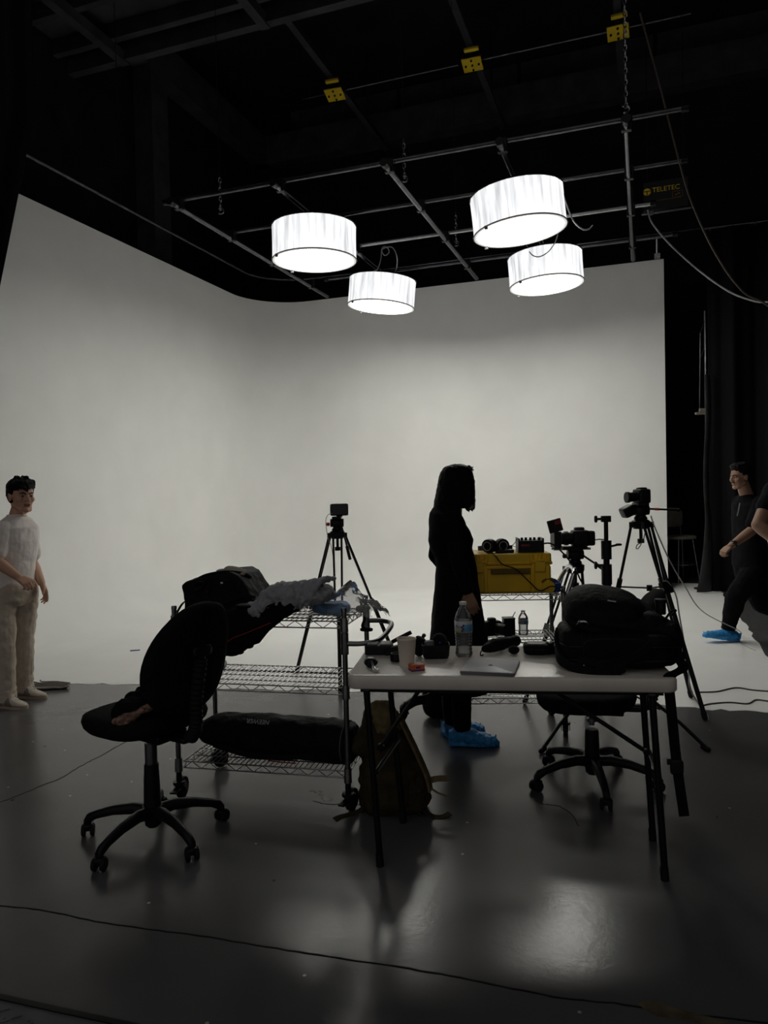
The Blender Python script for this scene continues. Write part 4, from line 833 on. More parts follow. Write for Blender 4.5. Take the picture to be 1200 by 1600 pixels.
for q in ((-0.1, -0.175, -0.145), (-0.05, -0.175, -0.115), (-0.17, -0.175, -0.145)): M().rbox(q, (0.055, 0.03, 0.03), 0.8).build('hem_fold', MT['black_cloth'], gb)
M().rbox((-0.06, -0.17, 0.073), (0.10, 0.08, 0.02), 0.8).build('collar', MT['black_nylon'], gb)
# grey hoodie
p = onA(0.17, -0.1, 0.94); hd = thing('grey_hoodie', 'crumpled grey hoodie lying on the black garment on the cart', 'hoodie', p.x, p.y, p.z, cartA['_l'][3])
random.seed(21); hm = M()
top = [(-0.195, 0.0, 0.035), (-0.15, 0.035, 0.05), (-0.10, 0.075, 0.06), (-0.04, 0.105, 0.06), (0.03, 0.10, 0.06), (0.09, 0.105, 0.05), (0.145, 0.105, 0.045)]
for i, (x, z, r) in enumerate(top):
    for y in (-0.11, -0.05, 0.01): hm.ell((x + random.uniform(-.01, .01), y + random.uniform(-.02, .02), z - 0.02), (r * 1.25, 0.065, r * random.uniform(0.75, 1.0)))
for i in range(13):
    x = random.uniform(-0.16, 0.13); z = 0.045 + 0.06 * (x + 0.2) / 0.35 + 0.012
    pts = smoothpts([(x - 0.06, -0.145, z - 0.055), (x - 0.01, -0.155, z + random.uniform(-.01, .03)), (x + 0.04, -0.11, z + 0.04), (x + 0.06, -0.02, z + 0.04)], 6)
    for a, b in zip(pts[:-1], pts[1:]): hm.cap(a, b, 0.013, 0.013, 8)
hm.rbox((-0.155, -0.1, -0.005), (0.11, 0.12, 0.06), 0.8)
for k in range(9):
    x = -0.14 + 0.034 * k; z0 = 0.04 + 0.08 * (x + 0.19) / 0.34
    q = smoothpts([(x - 0.03, -0.165, z0 - 0.075), (x, -0.172, z0 - 0.02), (x + 0.02 + 0.02 * (k % 2), -0.15, z0 + 0.025), (x + 0.05, -0.09, z0 + 0.055)], 6)
    hm.chain(q, [0.006 + 0.010 * math.sin(PI * (i + 1) / (len(q) + 1)) for i in range(len(q))], 8)
hm.build('hoodie', MT['grey_fleece'], hd, voxel=0.0055, relax=1, lump=0.03, lscale=0.035)
# blue shoe covers bundled in a clear plastic bag
p = pt(524, 951, 3.62); zsh = 0.905
sc0 = thing('shoe_cover_bundle', 'bundle of blue plastic shoe covers inside the clear bag on the cart', 'shoe covers', p.x, p.y, zsh, cartA['_l'][3])
M().rbox((-0.02, 0, 0.034), (0.19, 0.12, 0.062), 0.6).build('bundle', MT['blue_film'], sc0, voxel=0.006, lump=0.018, lscale=0.05)
pb = thing('plastic_bag', 'crinkled clear plastic bag holding blue shoe covers on the cart\'s right end', 'plastic bag', p.x, p.y, zsh, cartA['_l'][3])
def film(u, v):
    x = -0.15 + 0.36 * u; a = PI * v
    top = 0.075 + 0.075 * math.exp(-((u - 0.62) / 0.2) ** 2) - 0.03 * max(0, u - 0.75) * 4 - 0.05 * max(0, 0.15 - u) * 4
    y = -0.085 * math.cos(a); z = 0.004 + top * math.sin(a) ** 0.7
    k = mnoise.noise(Vector((x * 16, y * 16, z * 12))) * 0.026 + mnoise.noise(Vector((x * 45, y * 45, z * 40))) * 0.010
    return (x + k, y - abs(k) * .6, max(z + k, 0.002))
M().sheet(film, 60, 36).build('film', MT['clear_film'], pb, angle=20)
def film2(u, v):
    x = 0.12 + 0.15 * u; y = -0.06 + 0.10 * v; z = 0.07 - 0.06 * u * u + 0.02 * math.sin(v * 5) + mnoise.noise(Vector((x * 30, y * 30, 3))) * 0.02
    return (x, y, z)
M().sheet(film2, 16, 12).build('bag_mouth', MT['clear_film'], pb, angle=20)
p = pt(571, 975, 3.72); st = thing('strap_bundle', 'black webbing and buckle drooping at the cart\'s right end beside the push handle', 'strap', p.x, p.y, 0.905, cartA['_l'][3])
M().rbox((-0.01, 0, 0.010), (0.08, 0.08, 0.03), 0.7).build('webbing_bundle', MT['black_nylon'], st, voxel=0.006, lump=0.03, lscale=0.04)
M().ribbon(smoothpts([(0.0, -0.03, 0.01), (0.012, -0.06, -0.03), (0.0, -0.06, -0.07), (0.025, -0.06, -0.085)], 6), 0.014, 0.004, (1, 0, 0)).rbox((0.02, -0.06, -0.085), (0.065, 0.02, 0.02), 0.6).build('strap_end', MT['black_nylon'], st)
# tripod bag on the bottom shelf, lettering upside down
p = onA(0.02, -0.05, 0.194)
pa, pb2 = pt(292, 1150, 3.72), pt(540, 1163, 3.36)
nb = thing('tripod_bag', 'long black zipped tripod bag with upside-down lettering, on the cart\'s bottom shelf', 'bag', p.x, p.y, p.z, cartA['_l'][3] - 0.10)
rs = []
for x, ry, rz_, cz in ((-0.425, 0.03, 0.03, 0.10), (-0.41, 0.07, 0.055, 0.10), (-0.34, 0.09, 0.08, 0.105), (-0.15, 0.10, 0.098, 0.10), (0.1, 0.105, 0.102, 0.10), (0.30, 0.105, 0.102, 0.10), (0.40, 0.10, 0.096, 0.098), (0.425, 0.085, 0.08, 0.098), (0.43, 0.03, 0.03, 0.098)):
    rs.append([(x, ry * math.copysign(abs(math.cos(a)) ** .8, math.cos(a)), cz + rz_ * math.copysign(abs(math.sin(a)) ** .8, math.sin(a))) for a in [2 * PI * k / 24 for k in range(24)]])
M().rings(rs).build('bag_body', MT['black_nylon'], nb, voxel=0.008, relax=2, lump=0.018, lscale=0.07)
M().tube([(0.385, 0.108 * math.cos(a), 0.098 + 0.103 * math.sin(a)) for a in [2 * PI * k / 30 for k in range(30)]], 0.003, 6, loop=True).build('end_piping', MT['grey_plastic'], nb)
M().ribbon(smoothpts([(-0.3, -0.10, 0.06), (-0.1, -0.112, 0.03), (0.1, -0.112, 0.035), (0.25, -0.108, 0.06)], 6), 0.025, 0.004, (0, .3, 1)).build('carry_strap', MT['black_fabric'], nb)
M().tube([(0.0, -0.095, 0.006), (0.08, -0.10, 0.006), (0.15, -0.096, 0.006)], 0.003).build('red_piping', MT['red_piping'], nb)
text('NEEWER', 0.032, MT['grey_text'], 'lettering', nb, tf((-0.055, -0.0865, 0.192), 50, 0, 0) @ Matrix.Rotation(PI, 4, 'Z'))
t = thing('cable_roll', 'small dark roll lying at the left of the cart\'s middle shelf', 'roll', *onA(-0.32, 0.05, 0.588))
M().at(tf((0, 0, 0.028), rx=90)).lathe([(0.01, -0.03), (0.028, -0.03), (0.028, 0.03), (0.01, 0.03), (0.01, -0.03)], 24).build('roll', MT['grey_plastic'], t)
# ------------------------------------------------------------------ olive backpack under the table
p = gp(622, 1272); ob = thing('olive_backpack', 'olive-brown canvas backpack slumped on the floor under the table\'s left end', 'backpack', p[0] - 0.01, p[1] + 0.07, 0, 0)
om = M()
rs = []
for z, x, y, rx, ry in ((0.004, 0.0, 0, 0.15, 0.10), (0.03, 0.0, 0, 0.168, 0.12), (0.12, -0.002, 0, 0.165, 0.13), (0.22, -0.02, 0, 0.14, 0.12), (0.32, -0.035, 0.01, 0.115, 0.10), (0.42, -0.055, 0.02, 0.09, 0.075), (0.475, -0.065, 0.03, 0.055, 0.045), (0.50, -0.065, 0.03, 0.02, 0.02)):
    rs.append([(x + rx * math.copysign(abs(math.cos(a)) ** .75, math.cos(a)), y + ry * math.copysign(abs(math.sin(a)) ** .75, math.sin(a)), z) for a in [2 * PI * k / 28 for k in range(28)]])
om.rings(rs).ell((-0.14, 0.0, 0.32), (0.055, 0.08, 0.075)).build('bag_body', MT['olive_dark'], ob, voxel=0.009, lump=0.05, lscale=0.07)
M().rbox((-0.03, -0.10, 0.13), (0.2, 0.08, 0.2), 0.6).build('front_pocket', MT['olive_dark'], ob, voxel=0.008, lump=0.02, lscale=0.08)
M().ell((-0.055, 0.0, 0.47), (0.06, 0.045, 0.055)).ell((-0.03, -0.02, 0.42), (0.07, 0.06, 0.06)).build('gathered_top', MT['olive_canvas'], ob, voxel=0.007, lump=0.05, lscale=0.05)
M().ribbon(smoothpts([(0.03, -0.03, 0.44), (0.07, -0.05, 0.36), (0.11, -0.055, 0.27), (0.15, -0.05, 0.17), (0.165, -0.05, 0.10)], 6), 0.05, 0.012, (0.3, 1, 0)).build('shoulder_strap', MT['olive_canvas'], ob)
M().ribbon(smoothpts([(0.15, -0.02, 0.13), (0.19, -0.04, 0.15), (0.25, -0.05, 0.155)], 5), 0.028, 0.003, (0, .3, 1)).build('loose_strap', MT['olive_canvas'], ob)
M().ribbon(smoothpts([(0.15, -0.03, 0.12), (0.17, -0.06, 0.112), (0.2, -0.07, 0.095), (0.24, -0.09, 0.088)], 5), 0.010, 0.003, (0, .3, 1)).build('loose_strap', MT['olive_canvas'], ob)
M().ribbon(smoothpts([(0.12, -0.07, 0.03), (0.16, -0.11, 0.008), (0.21, -0.12, 0.004), (0.25, -0.10, 0.012)], 5), 0.03, 0.004, (0, 1, .2)).build('loose_strap', MT['olive_dark'], ob)
M().torus((0.125, -0.09, 0.02), 0.022, 0.005, 16, 6, T=tf(rx=60)).build('buckle', MT['black_plastic'], ob)
M().ribbon(smoothpts([(-0.15, -0.03, 0.02), (-0.19, -0.06, 0.004), (-0.25, -0.09, 0.003), (-0.28, -0.13, 0.006)], 5), 0.03, 0.004, (0, 1, .2)).build('loose_strap', MT['olive_dark'], ob)
# black shoulder bag with a long strap behind the table leg
p = gp(690, 1128); sb_ = thing('shoulder_bag', 'round black bag with a thick strap on the floor behind the woman', 'bag', 0.335, 4.86, 0, 0)
M().rbox((0, 0, 0.13), (0.22, 0.18, 0.26), 0.65).build('bag_body', MT['black_nylon'], sb_, voxel=0.01, lump=0.02, lscale=0.1)
q = [loc(sb_, pt(672, 1088, 3.9)), loc(sb_, pt(648, 1096, 3.7)), loc(sb_, pt(632, 1106, 3.55)), loc(sb_, pt(627, 1112, 3.5)), loc(sb_, pt(633, 1116, 3.5)), loc(sb_, pt(618, 1140, 3.42)), loc(sb_, pt(592, 1172, 3.35))]
M().ribbon(smoothpts([(-0.05, -0.04, 0.25)] + q[:5], 6), 0.045, 0.012, (0, .2, 1)).build('shoulder_strap', MT['black_nylon'], sb_)
M().ribbon(smoothpts(q[3:], 6), 0.028, 0.006, (1, .2, .4)).build('strap_tail', MT['black_nylon'], sb_)
M().tube([q[2] + Vector((0.0, 0, 0.03)), q[2] + Vector((0.012, -.02, 0)), q[2] + Vector((0.02, 0, -0.03))], 0.003).build('strap_slider', MT['dark_chrome'], sb_)
# ------------------------------------------------------------------ things on the far cart
Lb, Db = cartB['_w']; BA = cartB['_l'][3]
def onB(x, y, z): return on(cartB, x, y, z)
def bthing(name, label, cat, px, py, z, dy=0.0, rz=0, group=None):
    """on a shelf level z of the far cart, where the sight line meets that level (+dy deeper)"""
    q = loc(cartB, (*gp(px, py, z), z)); w = onB(q.x, q.y + dy, 0)
    return thing(name, label, cat, w.x, w.y, z, BA + math.radians(rz), group)
ZT = 0.868 + 0.003
xl = loc(cartB, (*gp(734, 925, ZT), 0)).x; xr = loc(cartB, (*gp(863, 925, ZT), 0)).x
ycs = -0.02
w = onB((xl + xr) / 2, ycs, 0); YW = xr - xl - 0.01; yc = thing('hard_case', 'yellow hard-shell equipment case on the far cart\'s top shelf', 'case', w.x, w.y, ZT, BA)
YD, YH = 0.36, 0.245
M().box((0, 0, YH * .36), (YW * .965, YD * .95, YH * .70)).build('lower_shell', MT['yellow_plastic'], yc, bevel=0.015)
lidm = M(); lidm.box((0, 0, YH * .875), (YW * .975, YD * .97, YH * .24)).box((0, 0, YH * .755), (YW, YD, 0.022)).build('lid', MT['yellow_plastic'], yc, bevel=0.010)
M().box((0, -YD / 2 + .006, YH * .665), (YW * .93, 0.018, 0.02)).build('shadow_lip', MT['yellow_plastic'], yc, bevel=0.004)
for x in (-0.42, 0.34):
    rbm = M(); X = x * YW
    for k in (-0.05, 0.0, 0.05): rbm.box((X + k, -YD / 2 - 0.002, YH * .875), (0.02, 0.014, YH * .24))
    for k in (-0.045, 0.045): rbm.box((X + k, -YD / 2 + 0.004, YH * .36), (0.022, 0.03, YH * .62))
    rbm.box((X, -YD / 2 + 0.004, YH * .36), (0.10, 0.016, YH * .60)).box((X, -YD / 2, YH * .7), (0.10, 0.010, YH * .3)); rbm.build('ribs', MT['yellow_plastic'], yc, bevel=0.003)
for x in (-0.42, 0.34):
    la = M().box((x * YW, -YD / 2 - 0.010, YH * .70), (0.062, 0.018, 0.075)).box((x * YW, -YD / 2 - 0.012, YH * .80), (0.10, 0.014, 0.014)).build('latch', MT['yellow_plastic'], yc, bevel=0.004)
M().box((0.0, -YD / 2 + 0.004, YH * .56), (YW * .52, 0.02, 0.032)).build('front_handle_recess', MT['yellow_dark'], yc, bevel=0.004)
M().at(tf((YW / 2 - 0.03, -YD / 2 - 0.004, 0.042), rx=90)).lathe([(0, -0.02), (0.036, -0.02), (0.038, -0.016), (0.038, 0.016), (0.036, 0.02), (0, 0.02)], 28).build('wheel', MT['yellow_plastic'], yc)
M().tube([(YW / 2 - 0.03 + 0.047 * math.cos(a), -YD / 2 - 0.006, 0.042 + 0.047 * math.sin(a)) for a in [PI * (0.25 + 0.55 * k / 10) for k in range(11)]], 0.007, 6).build('wheel_guard', MT['yellow_dark'], yc)
ZC = ZT + YH * .995
# headphones on the case
w = on(yc, -YW / 2 + 0.145, -0.07, YH * .997); hp = thing('headphones', 'black over-ear headphones with ringed cups on the yellow case', 'headphones', w.x, w.y, w.z, BA - 0.15)
for s, xx in ((-1, -0.028), (1, 0.062)):
    T0 = tf((xx * .8, -0.02 if s < 0 else 0.02, 0.042), rx=90, rz=-28 if s < 0 else 25)
    e_ = M().at(T0).lathe([(0, -0.03), (0.034, -0.03), (0.042, -0.022), (0.044, -0.004), (0.040, 0.004), (0.042, 0.010), (0.042, 0.024), (0.034, 0.030), (0, 0.026)], 28).build('ear_cup', MT['black_plastic'], hp)
    M().at(T0).torus((0, 0, 0.029), 0.026, 0.0028, 28, 6).build('ring', MT['grey_text'], e_)
M().ribbon(smoothpts([(-0.06, 0.0, 0.03), (-0.095, 0.05, 0.022), (-0.07, 0.12, 0.016), (0.02, 0.15, 0.016), (0.09, 0.12, 0.016), (0.11, 0.06, 0.022), (0.085, 0.02, 0.03)], 7), 0.028, 0.010, (0, 0, 1)).build('headband', MT['black_plastic'], hp)
w = on(yc, -0.035, -0.10, YH * .997); rc = thing('audio_recorder', 'small flat black audio recorder with wires on the yellow case, between headphones and mixer', 'recorder', w.x, w.y, w.z, BA)
M().rbox((0, 0, 0.011), (0.115, 0.07, 0.022), 0.35).build('body', MT['black_plastic'], rc)
M().tube(smoothpts([(-0.05, 0.0, 0.022), (-0.02, -0.01, 0.034), (0.02, 0.0, 0.036), (0.06, 0.02, 0.05), (0.085, 0.03, 0.085)], 6), 0.0022, 6).tube(smoothpts([(0.0, -0.01, 0.022), (0.03, -0.015, 0.045), (0.07, -0.01, 0.035)], 6), 0.002, 6).build('wires', MT['black_cable'], rc)
w = on(yc, 0.125, -0.06, YH * .997); mx = thing('audio_mixer', 'black portable audio mixer with knobs on the right end of the yellow case', 'mixer', w.x, w.y, w.z, BA)
M().box((0, 0, 0.037), (0.15, 0.13, 0.072)).build('body', MT['black_plastic'], mx, bevel=0.003)
for x in (-0.073, 0.073): M().box((x, 0, 0.044), (0.010, 0.136, 0.088)).build('side_guard', MT['black_metal'], mx, bevel=0.003)
for k in range(5): M().lathe([(0.009, 0), (0.0075, 0.018), (0, 0.018)], 12, (-0.052 + 0.026 * k, -0.035 + 0.012 * (k % 2), 0.073)).build('knob', MT['black_plastic'], mx)
M().box((-0.035, -0.0665, 0.045), (0.05, 0.002, 0.012)).build('front_strip', MT['maroon'], mx)
def lc(name, label, pts, r, m, group=None): return cable(name, label, pts, r, m, 'cable', 7, group)
yb = yc['_l']
lc('audio_cable', 'black cable draped from the headphones down the front of the yellow case', [on(yc, -0.115, -0.12, YH + .004), on(yc, -0.10, -0.19, YH - .01), on(yc, -0.06, -0.20, YH * .75), on(yc, 0.02, -0.205, YH * .62), on(yc, 0.10, -0.205, YH * .3), on(yc, 0.16, -0.21, YH * .09), on(yc, 0.23, -0.225, 0.05), on(yc, 0.30, -0.21, 0.01), on(yc, 0.33, -0.23, -0.04)], 0.004, 'black_cable')
lc('audio_cable', 'black cable arching from the mixer\'s right side down to the blue tray', [on(yc, 0.202, -0.05, YH + .045), on(yc, 0.26, -0.05, YH + .045), on(yc, 0.335, -0.06, YH - .02), on(yc, 0.40, -0.06, YH * .55), on(yc, 0.43, -0.06, YH * .28), on(yc, 0.45, -0.06, 0.035)], 0.0055, 'black_cable')
# blue tray at the end of the top shelf
w = onB(Lb / 2 - 0.055, -0.03, 0); bt = thing('blue_tray', 'small blue plastic tray beside the yellow case', 'tray', w.x, w.y, ZT, BA)
M().rings([[(x, y, z) for x, y in rrect(w_, d_, 0.012)] for w_, d_, z in ((0.105, 0.22, 0), (0.12, 0.24, 0.055), (0.112, 0.232, 0.055), (0.098, 0.212, 0.006))]).build('tray', MT['blue_plastic'], bt, angle=60)
# mid shelf: camera, dark jar with straw, bottle
ZM = 0.579
t = bthing('photo_camera', 'black camera with lens on the far cart\'s middle shelf beside the woman', 'camera', 771, 998, ZM, 0.10, 20)
M().rbox((0, 0, 0.048), (0.13, 0.06, 0.096), 0.35).rbox((0, 0, 0.10), (0.05, 0.05, 0.03), 0.5).build('body', MT['black_plastic'], t)
M().cyl((0.02, -0.03, 0.048), (0.05, -0.11, 0.048), 0.036, n=24).build('lens', MT['black_plastic'], t)
M().rbox((0.08, 0.02, 0.035), (0.06, 0.06, 0.07), 0.5).build('grip', MT['black_plastic'], t)
t = bthing('drink_jar', 'dark square jar with a straw on the far cart\'s middle shelf', 'jar', 798, 998, ZM, 0.10, 5)
M().box((0, 0, 0.055), (0.072, 0.072, 0.11)).build('jar', MT['black_plastic'], t, bevel=0.006)
M().cyl((0.015, 0, 0.1), (0.045, 0, 0.15), 0.003, n=8).build('straw', MT['grey_text'], t)
M().box((0, 0, 0.112), (0.074, 0.074, 0.008)).build('lid', MT['black_metal'], t, bevel=0.002)
q = loc(cartB, (*gp(821, 996, ZM), ZM)); w = onB(q.x, q.y + 0.09, 0)
bottle('smaller clear water bottle standing on the far cart\'s middle shelf', w.x, w.y, ZM, 0.155, 0.031, water=0.09, detail=False)
# ------------------------------------------------------------------ tripods, cameras
def tripod(label, apex, feet, zsp, head=True, upper=0.52, handle=None, group='camera tripods', spread=0.42, knob='black_plastic', rad=0.009):
    """apex (lat, d, z) = centre of the crown; feet = three (lat, d)"""
    t = thing('camera_tripod', label, 'tripod', apex[0], apex[1], 0, 0, group); z = apex[2]
    M().lathe([(0, z - 0.05), (0.05, z - 0.05), (0.062, z - 0.03), (0.062, z + 0.005), (0.045, z + 0.015), (0, z + 0.015)], 20).build('crown', MT['black_metal'], t)
    M().cyl((0, 0, z - 0.14), (0, 0, z - 0.04), 0.011).cyl((0, 0, z - 0.15), (0, 0, z - 0.12), 0.024, n=10).build('tie_down_knob', MT['black_plastic'], t)
    mids = []
    for f in feet:
        b = Vector((f[0] - apex[0], f[1] - apex[1], 0.0)); dr = Vector((b.x, b.y, 0)).normalized(); top = Vector((dr.x * 0.062, dr.y * 0.062, z - 0.02))
        sd = Vector((-dr.y, dr.x, 0)) * 0.034; m = top.lerp(b, upper); m2 = top.lerp(b, upper + 0.05); mids.append(m)
        lg = M(); lg.cyl(top + sd, m + sd * .8, rad, n=10).cyl(top - sd, m - sd * .8, rad, n=10)
        lg.bar(top + sd * 1.3, top - sd * 1.3, 0.03, 0.035)
        o = lg.build('leg', MT['black_metal'], t)
        M().bar(m + sd * 1.25, m - sd * 1.25, 0.034, 0.075, up=tuple((b - top).normalized())).build('leg_clamp', MT['black_plastic'], o)
        M().cyl(m2 - (b - top) * .06, b + (top - b).normalized() * 0.03, 0.0165, 0.015, n=12).build('lower_tube', MT['black_metal'], o)
        M().cap(b + (top - b).normalized() * 0.045, b + (top - b).normalized() * 0.019, 0.019, 0.018, 10).build('rubber_foot', MT['rubber'], o)
    c = sum(mids, Vector()) / 3; c = Vector((c.x, c.y, mids[0].z - 0.02))
    if spread:
        s = M()
        for m in mids: s.cyl(c, m - Vector((0, 0, 0.02)), 0.006, n=8)
        s.cyl(c - Vector((0, 0, 0.02)), c + Vector((0, 0, 0.02)), 0.02, n=10); s.build('spreader', MT['black_metal'], t)
    if head:
        M().lathe([(0, z), (0.038, z), (0.046, z + 0.025), (0.032, z + 0.045), (0, z + 0.05)], 20).rbox((0, 0, z + 0.075), (0.085, 0.075, 0.07), 0.5).cyl((-0.055, 0, z + 0.08), (0.055, 0, z + 0.08), 0.034, n=20).build('fluid_head', MT['black_metal'], t)
        M().box((0, 0, z + 0.122), (0.075, 0.14, 0.02)).build('quick_release_plate', MT['black_plastic'], t, bevel=0.003)
        M().rbox((-0.075, 0, z + 0.07), (0.03, 0.03, 0.03), 0.6).build('drag_knob', MT[knob], t)
    if handle:
        h0 = Vector((0.03, 0, z + 0.09)); h1 = Vector(handle) - Vector((apex[0], apex[1], 0))
        pm = M().cyl(h0, h1, 0.007, n=10).build('pan_handle', MT['black_metal'], t)
        M().cyl(h0.lerp(h1, 0.66), h1, 0.0125, n=12).build('grip', MT['rubber'], pm)
    return t
# centre tripod with small camera monitor, behind the cart
A = pt(527, 832, 6.1); f1, f2 = gp(463, 1052), gp(532, 1086); A = Vector((A.x, A.y, A.z))
tr1 = tripod('black camera tripod standing behind the wire cart, topped by a small monitor', A, (f1, f2, (A.x + 0.50, A.y + 0.08)), 0.5, handle=pt(547, 874, 5.95), knob='red_plastic', upper=0.50, spread=0)
mo = thing('field_monitor', 'small black monitor on the tripod behind the wire cart', 'monitor', A.x, A.y, A.z + 0.134, math.radians(6))
M().rbox((0.02, 0, 0.055), (0.15, 0.05, 0.10), 0.2).box((0.02, 0.02, 0.055), (0.10, 0.05, 0.07)).build('body', MT['black_plastic'], mo)
M().box((0.02, -0.027, 0.055), (0.132, 0.004, 0.080)).build('screen', MT['screen'], mo)
M().box((0.02, 0, 0.004), (0.05, 0.04, 0.014)).build('mount', MT['black_metal'], mo)
lc('power_cable', 'thin grey cable hanging from the small monitor down the centre tripod', [pt(519, 802, 6.05), pt(512, 805, 6.05), pt(509, 815, 6.03), pt(512, 838, 6.0), pt(518, 856, 5.98), pt(522, 880, 5.95)], 0.003, 'grey_cable')
# right tripod with camera
A2 = pt(1001, 815, 5.15); g1, g2 = gp(1103, 1126), gp(1076, 1091)
tr2 = tripod('black camera tripod at right, between the white table and the dark curtain', Vector((A2.x, A2.y, A2.z)), (g1, (g2[0] + 0.02, g2[1]), (pt(930, 1020, 5.25).x, 5.25)), 0.6, handle=pt(1062, 797, 5.0), upper=0.34, rad=0.010)
h1 = Vector((0, 0, 0))
p0, p1 = loc(tr2, pt(1012, 780, 5.12)), loc(tr2, pt(1062, 797, 5.0)); q0 = p0.lerp(p1, .28); q1 = p0.lerp(p1, .42)
p0, p1 = Vector((0.03, 0, A2.z + 0.09)), loc(tr2, pt(1062, 797, 5.0)); M().cyl(p0.lerp(p1, .30), p0.lerp(p1, .42), 0.0095, n=10).build('handle_band', MT['red_plastic'], tr2, label='red band on the pan handle')
cm = thing('photo_camera', 'black camera aimed left on top of the right tripod', 'camera', A2.x, A2.y, A2.z + 0.120, math.radians(8))
M().rbox((0.01, 0, 0.058), (0.085, 0.12, 0.10), 0.25).box((0.01, 0, 0.012), (0.06, 0.08, 0.03)).rbox((0.01, 0, 0.105), (0.07, 0.05, 0.03), 0.5).build('body', MT['black_plastic'], cm)
M().cyl((-0.03, 0, 0.055), (-0.09, 0, 0.052), 0.033, n=24).cyl((-0.085, 0, 0.052), (-0.105, 0, 0.052), 0.038, n=24).build('lens', MT['black_plastic'], cm)
M().at(tf((-0.085, 0.02, -0.045), ry=-25)).rbox((0, 0, 0), (0.09, 0.10, 0.075), 0.35).build('side_screen', MT['black_plastic'], cm)
M().tube([(-0.04, 0, 0.0), (-0.06, 0.01, -0.03)], 0.008).build('screen_arm', MT['black_metal'], cm)
lc('power_cable', 'thin dark cable looping below the camera on the right tripod', [pt(1003, 822, 5.0), pt(1003, 845, 5.0), pt(998, 856, 5.0), pt(994, 857, 5.0), pt(996, 851, 5.0), pt(1004, 846, 5.0), pt(1008, 832, 5.0)], 0.003, 'black_cable')
lc('power_cable', 'long pale cable stretching from the right tripod down to the floor', [pt(1017, 806, 5.05), pt(1024, 826, 5.05), pt(1046, 875, 5.1), pt(1070, 916, 5.3), pt(1100, 957, 5.7), (*gp(1128, 985)[:1], gp(1128, 985)[1] - .4, 0.06), (*gp(1150, 1002), 0.008), (*gp(1180, 1018), 0.008)], 0.0045, 'white_cable')
lc('power_cable', 'pale cable hanging beside the right tripod\'s front leg to the floor', [pt(1035, 908, 4.95), pt(1044, 910, 4.95), pt(1056, 930, 4.95), pt(1062, 965, 4.9), pt(1070, 1010, 4.85), pt(1076, 1050, 4.8), pt(1078, 1075, 4.75), (*gp(1092, 1105), 0.02), (*gp(1104, 1118), 0.008), (*gp(1106, 1126), 0.006)], 0.005, 'white_cable')
ad = thing('power_adapter', 'grey power adapter brick hanging on the right tripod\'s leg', 'adapter', *pt(1031, 934, 4.85), 0.2)
M().box((0, 0, 0), (0.052, 0.034, 0.075)).box((0.012, 0, 0.045), (0.03, 0.026, 0.03)).build('brick', MT['adapter_grey'], ad, bevel=0.003)
M().tube(smoothpts([(0, 0, -0.037), (-0.002, 0, -0.06), (-0.02, 0, -0.09), (-0.03, 0, -0.11)], 5), 0.004).build('lead', MT['grey_cable'], ad)
lc('power_cable', 'dark cable snaking across the white floor at the right edge, upper one', [(*gp(1088, 1083), 0.006), (*gp(1120, 1082), 0.006), (*gp(1150, 1076), 0.006), (*gp(1180, 1080), 0.006), (*gp(1240, 1084), 0.006)], 0.006, 'brown_cable')
lc('power_cable', 'dark cable snaking across the white floor at the right edge, lower one', [(*gp(1098, 1104), 0.006), (*gp(1112, 1101), 0.006), (*gp(1140, 1099), 0.006), (*gp(1168, 1101), 0.006), (*gp(1182, 1095), 0.006), (*gp(1205, 1097), 0.006), (*gp(1240, 1093), 0.006)], 0.006, 'brown_cable')
# cinema camera with flip monitor on a tripod behind the far cart
A3 = pt(899, 884, 5.2)
tr3 = tripod('black camera tripod under the large camera, behind the far cart', Vector((A3.x, A3.y, A3.z)), ((A3.x - 0.40, A3.y - 0.10), (A3.x - 0.04, A3.y - 0.40), (A3.x + 0.20, A3.y + 0.42)), 0.5, handle=pt(944, 890, 5.1), upper=0.45, spread=0)
cc3 = thing('video_camera', 'large black video camera with raised monitor flap, right of the yellow case', 'camera', A3.x, A3.y, A3.z + 0.134, math.radians(0))
M().rbox((0.035, 0, 0.062), (0.12, 0.12, 0.115), 0.3).rbox((0.03, 0, 0.125), (0.07, 0.06, 0.03), 0.5).build('body', MT['black_plastic'], cc3)
M().rbox((0.10, 0, 0.06), (0.07, 0.09, 0.105), 0.3).build('battery', MT['black_plastic'], cc3)
M().cyl((-0.02, 0, 0.062), (-0.10, 0, 0.062), 0.043, n=24).cyl((-0.05, 0, 0.062), (-0.075, 0, 0.062), 0.05, n=24).build('lens', MT['black_plastic'], cc3)
M().box((-0.135, 0, 0.055), (0.05, 0.13, 0.115)).build('matte_box', MT['black_plastic'], cc3, bevel=0.004)
M().at(tf((-0.135, -0.02, 0.115), ry=-14)).box((0.0, 0, 0.040), (0.098, 0.015, 0.09)).build('monitor_flap', MT['black_plastic'], cc3, bevel=0.003)
M().at(tf((-0.135, -0.02, 0.115), ry=-14)).box((0.025, -0.0085, 0.06), (0.045, 0.002, 0.03)).build('red_mark', MT['maroon'], cc3)
M().cyl((-0.16, -0.03, -0.012), (0.10, -0.03, -0.012), 0.008).cyl((-0.16, 0.03, -0.012), (0.10, 0.03, -0.012), 0.008).build('support_rods', MT['dark_chrome'], cc3)
M().box((-0.01, 0, -0.004), (0.17, 0.09, 0.02)).build('base_plate', MT['black_metal'], cc3, bevel=0.003)
M().tube([(0.13, 0, 0.045), (0.17, 0, 0.05), (0.205, 0, 0.047)], 0.004).build('cable_stub', MT['black_cable'], cc3)
